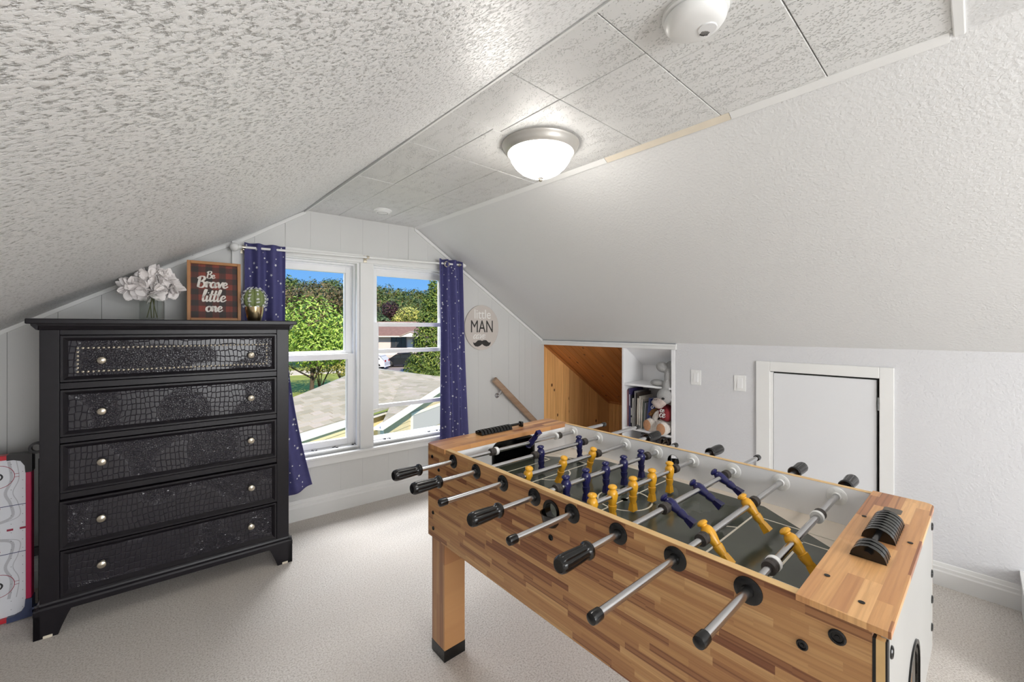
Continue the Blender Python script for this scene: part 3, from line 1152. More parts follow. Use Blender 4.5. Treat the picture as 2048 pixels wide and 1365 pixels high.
def handle(parent, x_in, x_out):
    """ribbed black grip from x_in (next to the table) to x_out"""
    Lh = abs(x_out - x_in)
    s_ = 1 if x_out > x_in else -1
    pr = [(0.0092, 0.0), (0.0155, 0.001), (0.0182, 0.005), (0.0182, 0.011), (0.0150, 0.015), (0.0146, 0.022), (0.0158, 0.04), (0.0172, Lh - 0.026), (0.0172, Lh - 0.012), (0.0158, Lh - 0.004), (0.0125, Lh), (0.0118, Lh - 0.001), (0.0, Lh - 0.0015)]

    def groove(t, z):
        return 1 - 0.15 * max(0, cos(7 * t)) ** 2 if 0.018 < z < Lh - 0.008 else 1
    m_ = MB()
    pr = [(q[0] * (1.1 if q[1] > 0 else 1), q[1]) for q in pr]
    dense = []
    for (r0, z0), (r1, z1) in zip(pr[:-1], pr[1:]):
        dense.append((r0, z0))
        if z1 - z0 > 0.012:
            for i in range(1, 4):
                dense.append((r0 + (r1 - r0) * i / 4, z0 + (z1 - z0) * i / 4))
    dense.append(pr[-1])
    m_.lathe(dense, 84, T(x_in, 0, 0) @ (ALONG_X if s_ > 0 else RY(-PI / 2)), True, groove)
    return m_.build('handle', M['black'], parent)


def endcap(parent, x, s_):
    m_ = MB()
    m_.lathe([(0.0095, -0.022), (0.0105, -0.021), (0.0112, -0.004), (0.0100, 0.002), (0.006, 0.0045), (0, 0.005)], 20, T(x, 0, 0) @ (ALONG_X if s_ > 0 else RY(-PI / 2)))
    m_.build('end_cap', M['black'], parent)


def ringbump(parent, x, white=0):
    m_ = MB()
    m_.lathe([(0.0082, -0.012), (0.0140, -0.0115), (0.0148, -0.009), (0.0148, -0.003), (0.0136, -0.001), (0.0136, 0.001), (0.0148, 0.003), (0.0148, 0.009), (0.0140, 0.0115), (0.0082, 0.012)], 22, T(x, 0, 0) @ ALONG_X)
    m_.build('bumper', M['bumper'], parent)
    if white:
        m_ = MB()
        m_.lathe([(0.0082, -0.007), (0.0150, -0.0065), (0.0160, -0.004), (0.0160, 0.004), (0.0150, 0.0065), (0.0082, 0.007)], 22, T(x + 0.019 * white, 0, 0) @ ALONG_X)
        m_.build('stop_ring', M['whiteplastic'], parent)


# per rod: near end, far end, which end carries the grip, colour, players, lean, bumpers
RODS = [
    (-0.238, 0.925, 'n', 'navy', [0.40], rad(138), [(0.185, 1), (0.575, -1)]),
    (-0.245, 1.005, 'n', 'navy', [0.315, 0.548], rad(4), [(0.282, 0), (0.582, 0)]),
    (-0.232, 0.945, 'f', 'yellow', [0.108, 0.282, 0.452], rad(-16), [(0.072, 0), (0.487, 0)]),
    (-0.232, 0.835, 'n', 'navy', [0.138, 0.236, 0.344, 0.452, 0.566], rad(2), [(0.098, 0), (0.606, 0)]),
    (-0.222, 0.925, 'f', 'yellow', [0.085, 0.180, 0.287, 0.398, 0.512], rad(0), [(0.046, 0), (0.55, 0)]),
    (-0.212, 0.915, 'n', 'navy', [0.255, 0.430, 0.580], rad(62), [(0.218, 0), (0.618, 0)]),
    (-0.285, 0.915, 'f', 'yellow', [0.165, 0.412], rad(42), [(0.128, 0), (0.450, 0)]),
    (-0.200, 0.890, 'f', 'yellow', [0.272], rad(40), [(0.120, 1), (0.49, -1)]),
]
for a, (xn, xf, side, colour, men, lean, bumps) in zip(RODA, RODS):
    m_ = MB()
    m_.tube([(xn + 0.004, 0, 0), (xf - 0.004, 0, 0)], 0.0080, 18)
    rod = m_.build('rod', M['steel'], tt)
    rod.location = (0, -a, RZ_)
    rod['label'] = ('chromed rod with %d ' % len(men)) + colour + (' players' if len(men) > 1 else ' player')
    for x in men:
        p = bpy.data.objects.new('player', man_mesh(colour))
        COL.objects.link(p)
        p.parent = rod
        p.location = (x, 0, 0)
        p.rotation_euler = (-lean, 0, 0)
    if side == 'n':
        handle(rod, xn + 0.103, xn)
        endcap(rod, xf, 1)
    else:
        handle(rod, xf - 0.103, xf)
        endcap(rod, xn, -1)
    for (x, wt) in bumps:
        ringbump(rod, x, wt)
    for (x, col_, s_) in ((0.0, 'black', -1), (TW - 0.018, 'whiteplastic', -1), (TW, 'black', 1)):
        m_ = MB()
        R_ = 0.0255
        m_.lathe([(0.0083, 0.010), (0.0105, 0.010), (0.0115, 0.004), (R_ * .9, 0.0034), (R_, 0.0018), (R_, 0)][::-1], 28, T(x, -a, RZ_) @ RY(s_ * PI / 2))
        if col_ == 'whiteplastic':
            for q in range(6):
                t = q * PI / 3 + .3
                m_.lathe([(0.0022, 0), (0.0022, 0.0042), (0.0, 0.0044)], 8, T(x, -a, RZ_) @ RY(s_ * PI / 2) @ T(0.018 * cos(t), 0.018 * sin(t), 0))
        m_.build('bearing', M[col_], tt)

# ------------------------------------------------------------------ chest of drawers
DLOC, DROT = (-0.3168, 2.6276, 0), -0.0603
dm = noisy('black_stained_wood', lin(21, 18, 24), 0.36, 0.15, 30, 0.08, 180, 0.001, spec=0.35)
db = noisy('drawer_bead', lin(74, 68, 66), 0.30, 0.12, 20)


def croc():
    m = mat('embossed_crocodile_leather', lin(40, 36, 50), 0.30, 0, 0.6)
    t = NT(m)
    co = t.n('TexCoord').outputs['Object']
    oi = t.n('ObjectInfo').outputs['Random']
    off = t.n('CombineXYZ', {0: t.math('MULTIPLY', oi, 9.0), 1: 0.0, 2: t.math('MULTIPLY', oi, 5.0)}).outputs[0]
    p = t.n('VectorMath', {0: co, 1: off}, operation='ADD').outputs[0]
    warp = t.n('TexNoise', {'Vector': p, 'Scale': 5.0, 'Detail': 1.0}).outputs['Color']
    wv = t.n('VectorMath', {0: warp, 1: (0.05, 0.0, 0.05)}, operation='MULTIPLY').outputs[0]
    q = t.n('VectorMath', {0: p, 1: wv}, operation='ADD').outputs[0]
    s = t.n('SeparateXYZ', {0: q})
    bigv = t.n('CombineXYZ', {0: t.math('MULTIPLY', s.outputs[0], 56.0), 1: 0.0, 2: t.math('MULTIPLY', s.outputs[2], 36.0)}).outputs[0]
    smlv = t.n('CombineXYZ', {0: t.math('MULTIPLY', s.outputs[0], 125.0), 1: 0.0, 2: t.math('MULTIPLY', s.outputs[2], 125.0)}).outputs[0]
    big = t.n('TexVoronoi', {'Vector': bigv, 'Scale': 1.0, 'Randomness': 0.28}, feature='DISTANCE_TO_EDGE').outputs['Distance']
    sml = t.n('TexVoronoi', {'Vector': smlv, 'Scale': 1.0, 'Randomness': 0.75}, feature='DISTANCE_TO_EDGE').outputs['Distance']
    mk = t.n('TexNoise', {'Vector': p, 'Scale': 4.5, 'Detail': 0.0}).outputs[0]
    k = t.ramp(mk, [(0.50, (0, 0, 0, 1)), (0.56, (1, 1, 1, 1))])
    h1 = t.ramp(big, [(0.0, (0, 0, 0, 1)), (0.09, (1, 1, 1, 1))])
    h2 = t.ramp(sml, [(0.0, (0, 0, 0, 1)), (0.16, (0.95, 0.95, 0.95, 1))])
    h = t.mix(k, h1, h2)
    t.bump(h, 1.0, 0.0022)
    t.color(t.mix(h, lin(58, 55, 62), lin(24, 21, 31)))  # scale lines lighter in the colour: painted glints on the embossing
    return m


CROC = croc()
ch = thing('chest_of_drawers', 'tall black five-drawer chest with crocodile-embossed drawer fronts', 'dresser', DLOC, DROT)
DD = 0.385                                           # depth
CX0, CX1 = 0.014, 0.952
m_ = MB()
m_.box(CX0, 0.073, 0, 0.05, 0.12, 1.30)             # front stiles
m_.box(0.893, CX1, 0, 0.05, 0.12, 1.30)
m_.box(CX0, CX0 + 0.02, 0.05, DD, 0.12, 1.30)
m_.box(CX1 - 0.02, CX1, 0.05, DD, 0.12, 1.30)
m_.box(CX0 + 0.02, CX1 - 0.02, DD - 0.012, DD, 0.12, 1.30)
ZD = [(1.068, 1.270), (0.833, 1.036), (0.592, 0.804), (0.352, 0.562), (0.146, 0.346)]
edges = [1.30] + [q for z in ZD for q in (z[1], z[0])] + [0.10]
for i in range(0, len(edges), 2):
    if edges[i] - edges[i + 1] > 0.008:
        m_.box(0.073, 0.893, 0.002, 0.05, edges[i + 1] + 0.002, edges[i] - 0.002 if i else edges[i])
m_.box(0.03, 0.935, 0.06, 0.07, 0.13, 1.29)
m_.build('carcass', dm, ch, 0.002)
m_ = MB()
m_.box(-0.022, 0.988, -0.028, DD + 0.01, 1.3195, 1.342)
m_.build('top', dm, ch, 0.004)
m_ = MB()
pr = [(0.0, 1.293), (-0.006, 1.295), (-0.014, 1.305), (-0.020, 1.312), (-0.022, 1.3195), (0.0, 1.3195)]
m_.prism([(p[0], p[1]) for p in pr], 'x', CX0 - 0.004, CX1 + 0.004)
m_.prism([(CX0 + p[0], p[1]) for p in pr], 'y', -0.02, DD)
m_.prism([(CX1 - p[0], p[1]) for p in pr], 'y', -0.02, DD)
m_.build('cornice', dm, ch)
m_ = MB()
pb_ = [(0.0, 0.098), (-0.016, 0.098), (-0.016, 0.118), (-0.012, 0.126), (-0.003, 0.132), (0.0, 0.14)]
m_.prism(pb_, 'x', CX0 - 0.014, CX1 + 0.014)
m_.prism([(CX0 + p[0], p[1]) for p in pb_], 'y', -0.014, DD)
m_.prism([(CX1 - p[0], p[1]) for p in pb_], 'y', -0.014, DD)
m_.build('base_moulding', dm, ch)
for (sx_, x0) in ((1, CX0 - 0.015), (-1, CX1 + 0.015)):
    for (yy, sy) in ((-0.014, 1), (DD + 0.0, -1)):
        m_ = MB()
        pf_ = [(x0, 0.0), (x0 + sx_ * 0.072, 0.0), (x0 + sx_ * 0.082, 0.03), (x0 + sx_ * 0.10, 0.075), (x0 + sx_ * 0.112, 0.10), (x0, 0.10)]
        if sx_ < 0:
            pf_ = pf_[::-1]
        m_.prism(pf_, 'y', yy, yy + sy * 0.022)
        ps_ = [(yy, 0.0), (yy + sy * 0.07, 0.0), (yy + sy * 0.09, 0.05), (yy + sy * 0.10, 0.10), (yy, 0.10)]
        m_.prism(ps_, 'x', x0, x0 + sx_ * 0.02)
        m_.build('foot', dm, ch, recalc=True)
for i, (z0, z1) in enumerate(ZD):
    m_ = MB()
    x0, x1 = 0.0755, 0.8905
    fy = -0.004 if i != 3 else -0.016
    z0_, z1_ = z0 + 0.002, z1 - 0.002
    bw, bd = 0.022, 0.012
    a = [(x0, fy, z0_), (x1, fy, z0_), (x1, fy, z1_), (x0, fy, z1_)]
    q = 0.008
    c = [(x0 + q, fy, z0_ + q), (x1 - q, fy, z0_ + q), (x1 - q, fy, z1_ - q), (x0 + q, fy, z1_ - q)]
    d = [(x0 + bw, fy + bd, z0_ + bw), (x1 - bw, fy + bd, z0_ + bw), (x1 - bw, fy + bd, z1_ - bw), (x0 + bw, fy + bd, z1_ - bw)]
    bk = [(p[0], 0.045, p[2]) for p in a]
    vs = a + c + d + bk
    fs = []
    for k_ in range(4):
        k2 = (k_ + 1) % 4
        fs += [(k_, k2, 4 + k2, 4 + k_), (4 + k_, 4 + k2, 8 + k2, 8 + k_), (12 + k2, k2, k_, 12 + k_)]
    m_.add(vs, fs)
    m_.box(x0 + 0.01, x1 - 0.01, 0.05, 0.06, z0_ + 0.01, z1_ - 0.02)
    drw = m_.build('drawer', dm, ch)
    if i == 0:
        drw['label'] = 'top drawer edged with silver nail heads'
    if i == 3:
        drw['label'] = 'drawer standing slightly open'
    m_ = MB()
    m_.box(x0 + bw, x1 - bw, fy + bd - 0.001, fy + bd + 0.01, z0_ + bw, z1_ - bw)
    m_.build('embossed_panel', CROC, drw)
    zc = ((1.159, 1.159), (0.932, 0.932), (0.707, 0.707), (0.46, 0.46), (0.251, 0.251))[i][0]
    for kx_ in (0.204, 0.771):
        m_ = MB()
        m_.lathe([(0.0095, 0.0), (0.0105, 0.002), (0.006, 0.006), (0.0055, 0.012), (0.011, 0.015), (0.0158, 0.020), (0.0165, 0.024), (0.0145, 0.029), (0.008, 0.032), (0.0, 0.0328)], 24, T(kx_, fy + bd - 0.001, zc) @ ALONG_NY)
        m_.build('knob', M['nickel'], drw)
    if i == 0:
        nm_ = MB()
        nm_.lathe([(0.0052, 0), (0.0046, 0.002), (0.0025, 0.0034), (0, 0.0038)], 10, ALONG_NY)
        nl = nm_.build('nail_head', M['nickel'], drw)
        first = True
        xs = [0.126 + (0.845 - 0.126) * j / 44 for j in range(45)]
        zs = [1.110 + (1.214 - 1.110) * j / 6 for j in range(7)]
        pos = [(x, z) for x in xs for z in (zs[0], zs[-1])] + [(x, z) for x in (xs[0], xs[-1]) for z in zs[1:-1]]
        for (x, z) in pos:
            c_ = nl if first else nl.copy()
            if not first:
                COL.objects.link(c_)
            first = False
            c_.location = (x, fy + bd - 0.001, z)
for (x, y, nm) in ((0.035, -0.012, 0), (0.925, -0.010, 1)):
    m_ = MB()
    m_.box(x - 0.008, x + 0.020, y - 0.006, y + 0.03, 0.0, 0.011)
    o = m_.build('wood_shim', M['bare'], None, 0.002)
    o.location = DLOC
    o.rotation_euler = (0, 0, DROT)
    tag(o, 'small raw wood shim under the %s front foot of the black chest' % ('left' if nm == 0 else 'right'), 'shim', 'shims under the chest')


def on_dresser(o):
    o.location = DLOC
    o.rotation_euler = (0, 0, DROT)
    return o


def at_dresser(x, y, z):
    return tuple(T(*DLOC) @ RZ(DROT) @ Vector((x, y, z)))


# framed sign on the chest
fr = thing('framed_sign', 'wood framed red plaid sign with white brush lettering, standing on the black chest', 'sign', at_dresser(0.628, 0.25, 1.342), DROT)
lean = RX(rad(-4))
wfr = noisy('oak_frame', lin(176, 122, 72), 0.45, 0.1, 14)
m_ = MB()
FW, FH = 0.245, 0.330
m_.box(-FW / 2, -FW / 2 + 0.016, -0.014, 0.014, 0, FH, lean)
m_.box(FW / 2 - 0.016, FW / 2, -0.014, 0.014, 0, FH, lean)
m_.box(-FW / 2 + 0.016, FW / 2 - 0.016, -0.014, 0.014, 0, 0.016, lean)
m_.box(-FW / 2 + 0.016, FW / 2 - 0.016, -0.014, 0.014, FH - 0.016, FH, lean)
m_.build('frame', wfr, fr, 0.0015)


def plaid():
    m = mat('red_black_plaid', lin(100, 40, 32), 0.6)
    t = NT(m)
    s = t.n('SeparateXYZ', {0: t.n('TexCoord').outputs['Object']})
    def band(o_):
        f = t.math('FRACT', t.math('DIVIDE', t.math('ADD', o_, 0.01), 0.062))
        return t.math('GREATER_THAN', f, 0.5)
    a, b = band(s.outputs[0]), band(s.outputs[2])
    c = t.ramp(t.math('DIVIDE', t.math('ADD', a, b), 2.0), [(0.0, lin(134, 56, 42)), (0.5, lin(84, 44, 38)), (1.0, lin(48, 40, 38))], 'LINEAR')
    g = t.n('CombineXYZ', {0: t.math('MULTIPLY', s.outputs[0], 260.0), 1: 0.0, 2: t.math('MULTIPLY', s.outputs[2], 6.0)}).outputs[0]
    no = t.n('TexNoise', {'Vector': g, 'Scale': 1.0, 'Detail': 2.0}).outputs[0]
    t.color(t.mix(t.ramp(no, [(0.45, (0, 0, 0, 1)), (0.8, (0.5, 0.5, 0.5, 1))]), c, lin(60, 34, 26)))
    return m


m_ = MB()
m_.box(-FW / 2 + 0.014, FW / 2 - 0.014, 0.0, 0.006, 0.014, FH - 0.014, lean)
m_.build('plaid_board', plaid(), fr)
m_ = MB()
LM = lean @ T(0, -0.0005, 0) @ UPRIGHT
script_word(m_, 'Be', -0.036, 0.238, 0.0195, 0.0034, LM)
script_word(m_, 'Brave', -0.078, 0.186, 0.0300, 0.0058, LM, 0.1)
script_word(m_, 'little', -0.058, 0.108, 0.0330, 0.0050, LM, 0.16)
script_word(m_, 'one', -0.040, 0.052, 0.0290, 0.0052, LM, 0.1)
m_.build('lettering', mat('white_letter_paint', lin(232, 226, 218), 0.5), fr)

# jar with white hydrangeas
vs_ = thing('flower_vase', 'clear glass jar of white fabric hydrangeas on the black chest', 'vase', at_dresser(0.365, 0.2, 1.342), DROT)
m_ = MB()
m_.lathe([(0.0, 0.002), (0.044, 0.002), (0.050, 0.006), (0.050, 0.090), (0.047, 0.103), (0.040, 0.112), (0.038, 0.118), (0.039, 0.130), (0.0365, 0.130), (0.0355, 0.118), (0.037, 0.111), (0.0445, 0.102), (0.0475, 0.09), (0.0475, 0.008), (0.0, 0.006)], 36)
m_.build('jar', M['jar'], vs_)
m_ = MB()
for i in range(4):
    t = i * 1.7
    m_.tube([(0.02 * cos(t), 0.02 * sin(t), 0.012), (0.01 * cos(t + .5), 0.01 * sin(t + .5), 0.07), (0.012 * cos(t + 2), 0.012 * sin(t + 2), 0.15)], 0.0022, 6)
m_.build('stems', mat('stem_green', lin(104, 108, 72), 0.6), vs_)['kind'] = 'stuff'
petal = noisy('white_petal', lin(248, 243, 241), 0.6, 0.02, 30)
pm = MB()
rows = 5
vs0 = []
for i in range(rows + 1):
    u = i / rows
    wd_ = 0.023 * (sin(PI * min(1, u * 0.9 + 0.08)) ** 0.7)
    for j in (-1, -0.5, 0, 0.5, 1):
        vs0.append((wd_ * j, 0.044 * u, 0.014 * u * u + 0.006 * j * j * u))
pfs = [(i * 5 + j, i * 5 + j + 1, (i + 1) * 5 + j + 1, (i + 1) * 5 + j) for i in range(rows) for j in range(4)]
pm.add(vs0, pfs, True)
p0 = pm.build('petal', petal, vs_)
first = True
rg = random.Random(3)
heads = [((-0.050, -0.01, 0.170), 0.050), ((0.045, -0.015, 0.188), 0.056), ((0.0, -0.03, 0.155), 0.045), ((0.004, -0.01, 0.220), 0.048), ((0.078, 0.0, 0.170), 0.035), ((-0.078, 0.0, 0.152), 0.03)]
for (c, r) in heads:
    for i in range(int(24 * (r / 0.05) ** 2)):
        d = Vector((rg.gauss(0, 1), rg.gauss(0, 1), rg.gauss(0.15, 1)))
        d.normalize()
        base = Vector(c) + d * r * rg.uniform(0.45, 0.8)
        for kk in range(2):
            o_ = p0 if first else p0.copy()
            if not first:
                COL.objects.link(o_)
            first = False
            side = d.cross(Vector((rg.uniform(-1, 1), rg.uniform(-1, 1), rg.uniform(-1, 1)))).normalized()
            Rm = d.to_track_quat('Z', 'Y').to_matrix().to_4x4() @ RZ(rg.uniform(0, 6.28)) @ RX(rg.uniform(-0.3, 0.6)) @ Matrix.Scale(rg.uniform(0.75, 1.15), 4)
            o_.matrix_parent_inverse = Matrix()
            o_.matrix_local = Matrix.Translation(base) @ Rm

# cactus in a gilt pot
cp = thing('potted_cactus', 'round faux cactus with white star spines in a shiny gold cup', 'cactus', at_dresser(0.812, 0.2, 1.342), DROT)
m_ = MB()
m_.lathe([(0.0, 0.0), (0.030, 0.0), (0.034, 0.004), (0.040, 0.03), (0.045, 0.06), (0.047, 0.083), (0.0445, 0.083), (0.041, 0.055), (0.036, 0.03), (0.0, 0.012)], 32)
m_.build('pot', M['brass'], cp)
m_ = MB()
m_.lathe([(0.0, 0.070), (0.043, 0.070)], 24)
m_.build('soil', noisy('gravel_grey', lin(120, 110, 96), 0.9, 0.2, 200), cp)
m_ = MB()
NR = 9
prc = [(0.018, 0.066), (0.040, 0.078), (0.052, 0.100), (0.056, 0.125), (0.053, 0.150), (0.042, 0.172), (0.024, 0.184), (0.006, 0.187), (0.0, 0.186)]
m_.lathe(prc, 72, None, True, lambda t, z: 0.86 + 0.14 * abs(cos(NR * t / 2)) ** 0.6)
m_.build('cactus_body', noisy('cactus_green', lin(126, 140, 86), 0.55, 0.15, 20), cp)
m_ = MB()
st = []
for k_ in range(10):
    rr = 0.0085 if k_ % 2 == 0 else 0.0028
    st.append((rr * cos(PI * k_ / 5), rr * sin(PI * k_ / 5)))
m_.prism(st, 'z', -0.0008, 0.0008)
sp = m_.build('spine_star', mat('white_spine', lin(238, 240, 240), 0.5), cp)
first = True
for rI in range(NR):
    t = (2 * PI / NR) * rI
    for (r_, z_) in ((0.050, 0.088), (0.0575, 0.108), (0.060, 0.128), (0.055, 0.150), (0.044, 0.171), (0.028, 0.186)):
        for q_ in range(2):
            o_ = sp if first else sp.copy()
            if not first:
                COL.objects.link(o_)
            first = False
            tt_ = t + rg.uniform(-0.10, 0.10)
            nrm = Vector((cos(tt_), sin(tt_), (z_ - 0.125) * 16))
            o_.matrix_local = T((r_ + 0.003 + .004 * q_) * cos(tt_), (r_ + 0.003 + .004 * q_) * sin(tt_), z_ + rg.uniform(-0.006, 0.006)) @ nrm.to_track_quat('Z', 'Y').to_matrix().to_4x4() @ RZ(rg.uniform(0, 1.2)) @ RX(rg.uniform(-.6, .6)) @ Matrix.Scale(rg.uniform(0.7, 1.2), 4)

# ------------------------------------------------------------------ folded tabletop hockey board, left of the chest
ah = thing('hockey_table', 'white toy air hockey table with pink rails, stood on end beside the chest', 'air hockey table', at_dresser(-0.036, 0.235, 0.0), DROT)
red = mat('rail_pink', lin(188, 40, 84), 0.35)
redd = mat('rail_red', lin(196, 44, 56), 0.4)
blk = mat('corner_black', lin(38, 36, 38), 0.4)
blu = mat('corner_slate', lin(62, 72, 104), 0.4)
AW, AH_ = 0.46, 0.745
m_ = MB()
m_.prism(rrect(-AW + 0.015, -0.028, 0.016, AH_ - 0.028, 0.035, 6), 'y', 0.0, 0.02)
m_.build('play_surface', noisy('rink_white', lin(224, 226, 232), 0.25, 0.01, 5), ah)
m_ = MB()
m_.box(-0.030, -0.012, -0.014, 0.03, 0.085, AH_ - 0.075)
m_.build('side_rail', red, ah, 0.003)
m_ = MB()
m_.box(-AW, -AW + 0.018, -0.014, 0.03, 0.085, AH_ - 0.075)
m_.build('side_rail', red, ah, 0.003)
for z in (0.0, AH_ - 0.028):
    m_ = MB()
    m_.box(-AW + 0.08, -0.082, -0.014, 0.03, z + 0.002, z + 0.022)
    m_.build('end_rail', redd, ah, 0.003)
for (z, cm) in ((0.0, blu), (AH_ - 0.0, blk)):
    for sx_ in (0, 1):
        m_ = MB()
        sg = 1 if z == 0 else -1
        xo = -0.010 if sx_ == 0 else -AW - 0.002
        d = -1 if sx_ == 0 else 1
        zz = z if z == 0 else AH_ - 0.004
        pc_ = [(xo, zz + sg * 0.004), (xo, zz + sg * 0.086), (xo + d * 0.020, zz + sg * 0.086), (xo + d * 0.022, zz + sg * 0.055), (xo + d * 0.034, zz + sg * 0.032), (xo + d * 0.055, zz + sg * 0.024), (xo + d * 0.075, zz + sg * 0.024), (xo + d * 0.075, zz + sg * 0.0)]
        m_.prism(pc_, 'y', -0.018, 0.034)
        if z:
            m_.lathe([(0.016, 0.0), (0.026, 0.0), (0.026, 0.02), (0.016, 0.02), (0.016, 0.0)], 20, T(xo - d * 0.012, 0.012, zz + 0.016) @ ALONG_NY)
        else:
            m_.lathe([(0.008, 0.0), (0.018, 0.0), (0.018, 0.03), (0.008, 0.03), (0.008, 0.0)], 20, T(xo - d * 0.006, 0.012, zz + 0.024) @ ALONG_NY)
        m_.build('corner_guard', cm, ah, recalc=True)
    # rink markings, flat print
inkr, inkb, inkg, inkk = mat('ink_red', lin(150, 40, 66), 0.4), mat('ink_blue', lin(66, 74, 110), 0.4), mat('ink_grey', lin(186, 187, 193), 0.4), mat('ink_black', lin(40, 40, 44), 0.4)


def ahstripe(mb, p, q, wd_, y=-0.0006):
    p, q = Vector(p), Vector(q)
    d = (q - p).normalized()
    nn = Vector((-d.y, d.x)) * wd_ / 2
    mb.add([(v.x, y, v.y) for v in (p - nn, q - nn, q + nn, p + nn)], [(0, 1, 2, 3)])


def aharc(mb, cx, cz, r, wd_, a0=0.0, a1=2 * PI, n=36, y=-0.0007):
    vs = []
    for i in range(n + 1):
        t = a0 + (a1 - a0) * i / n
        vs += [(cx + (r - wd_ / 2) * cos(t), y, cz + (r - wd_ / 2) * sin(t)), (cx + (r + wd_ / 2) * cos(t), y, cz + (r + wd_ / 2) * sin(t))]
    mb.add(vs, [(2 * i, 2 * i + 1, 2 * i + 3, 2 * i + 2) for i in range(n)])


CXR = [-0.115, -AW + 0.100]
CZ = [0.165, 0.645]
m_ = MB()
for cx in CXR:
    for cz in CZ:
        aharc(m_, cx, cz, 0.050, 0.0022)
        for s_ in (-1, 1):
            for dz in (-0.007, 0.007):
                ahstripe(m_, (cx + s_ * 0.050, cz + dz), (cx + s_ * 0.064, cz + dz), 0.0018)
        ahstripe(m_, (cx, cz - 0.02), (cx, cz + 0.02), 0.0018)
    for cz in (0.315, 0.505):
        aharc(m_, cx + (0.0 if cx > -.2 else 0), cz, 0.0045, 0.009, n=20)
for i in range(11):
    x = -AW + 0.03 + i * 0.038
    if x < -0.05:
        ahstripe(m_, (x, 0.405), (x + 0.019, 0.405), 0.009)
m_.build('red_markings', inkr, ah)
m_ = MB()
for z in (0.300, 0.512):
    ahstripe(m_, (-AW + 0.018, z), (-0.030, z), 0.003)
m_.build('blue_lines', inkb, ah)
m_ = MB()
for (zs_, sg) in ((0.40, 1), (0.41, -1)):
    pts = [(-0.060, 0.31), (-0.052, 0.23), (-0.070, 0.17), (-0.055, 0.12), (-0.052, 0.06), (-0.12, 0.035), (-0.17, 0.012)]
    for off, ww in ((0.0, 0.003), (-0.022, 0.010)):
        P_ = spline([(x + off, zs_ + sg * z) for x, z in pts], 6)
        for a_, b_ in zip(P_[:-1], P_[1:]):
            ahstripe(m_, a_, b_, ww, -0.0004)
m_.build('grey_swirls', inkg, ah)
m_ = MB()
for cx in CXR:
    for cz in CZ:
        aharc(m_, cx, cz, 0.014, 0.006, y=-0.0009)
m_.build('black_rings', inkk, ah)
m_ = MB()
for i in range(12):
    for j in range(18):
        x, z = -AW + 0.045 + i * 0.034, 0.05 + j * 0.038
        m_.add([(x - .0011, -0.0008, z - .0011), (x + .0011, -0.0008, z - .0011), (x + .0011, -0.0008, z + .0011), (x - .0011, -0.0008, z + .0011)], [(0, 1, 2, 3)])
m_.build('air_holes', inkk, ah)['kind'] = 'stuff'
m_ = MB()
m_.box(0.000, 0.03, 0.03, 0.06, 0.02, 0.70)
m_.box(-AW + 0.03, 0.03, 0.035, 0.055, 0.25, 0.29)
m_.box(0.004, 0.028, 0.018, 0.035, 0.17, 0.245)
m_.box(-AW, -0.02, 0.021, 0.06, 0.02, 0.72)
m_.build('cabinet_back', blk, ah, 0.003)
m_ = MB()
m_.tube([(-0.006, -0.01, 0.03), (0.006, -0.012, 0.045), (0.016, 0.01, 0.09), (0.024, 0.03, 0.14)], 0.0022, 6)
m_.build('cord', blk, ah)

# ------------------------------------------------------------------ curtains and rod
navy_cloth = noisy('navy_curtain_cloth', lin(80, 79, 128), 0.6, 0.05, 40, 0.15, 500, 0.001, spec=0.25)
star_m = mat('silver_star_print', lin(232, 232, 238), 0.35)


def curtain(name, label, ztop, zbot, xfun, yfun, nst, seed, eye):
    """xfun(s, t): where the cloth is along the wall, yfun(s, t): how far it stands off; s 0..1 across, t 0..1 downwards"""
    r = thing(name, label, 'curtain', WLOC, WROT, 'starry curtains at the window')
    NS, NT_ = 90, 44
    def P(s, t):
        return Vector((xfun(s, t), -yfun(s, t), ztop + (zbot(s) - ztop) * t))
    m_ = MB()
    vs = [P(i / NS, j / NT_) for j in range(NT_ + 1) for i in range(NS + 1)]
    m_.add(vs, [(j * (NS + 1) + i, (j + 1) * (NS + 1) + i, (j + 1) * (NS + 1) + i + 1, j * (NS + 1) + i + 1) for j in range(NT_) for i in range(NS)], True)
    cl = m_.build('cloth', navy_cloth, r)
    sd = cl.modifiers.new('thickness', 'SOLIDIFY')
    sd.thickness = 0.0015
    m_ = MB()
    rr_ = random.Random(seed)
    for i in range(nst):
        s, t = rr_.uniform(0.02, 0.98), (i + rr_.random()) / nst
        c = P(s, t)
        ds = (P(s + 0.004, t) - P(s - 0.004, t)).normalized()
        dt = (P(s, t + 0.01) - P(s, t - 0.01)).normalized()
        nn = ds.cross(dt)
        if nn.y > 0:
            nn = -nn
        R_ = rr_.choice([0.0042, 0.0046, 0.005, 0.0088, 0.0105])
        k = 10 if R_ > 0.006 else 8
        vv = []
        for q in range(k):
            ang = PI / 2 + 2 * PI * q / k
            ra = R_ * (0.42 if (q % 2 and k == 10) else 1)
            vv.append(c + (ds * cos(ang) + dt * sin(ang)) * ra + nn * 0.0026)
        m_.add(vv + [c + nn * 0.0028], [(q, (q + 1) % k, k) for q in range(k)])
    m_.build('star_print', star_m, cl)['kind'] = 'stuff'
    for (s, t, big) in eye:
        c = P(s, t)
        e_ = MB()
        e_.lathe([(0.017, -0.003), (0.025, -0.003), (0.025, 0.003), (0.017, 0.003), (0.017, -0.003)], 24, T(c.x, c.y - 0.004, c.z) @ ALONG_NY)
        e_.build('eyelet', M['nickel'], r)
    return r


def pleat(s, t, n, amp, ph=0.0):
    return amp * sin(2 * PI * n * s + ph) * (0.75 + 0.25 * sin(3.1 * s + 2 * t))


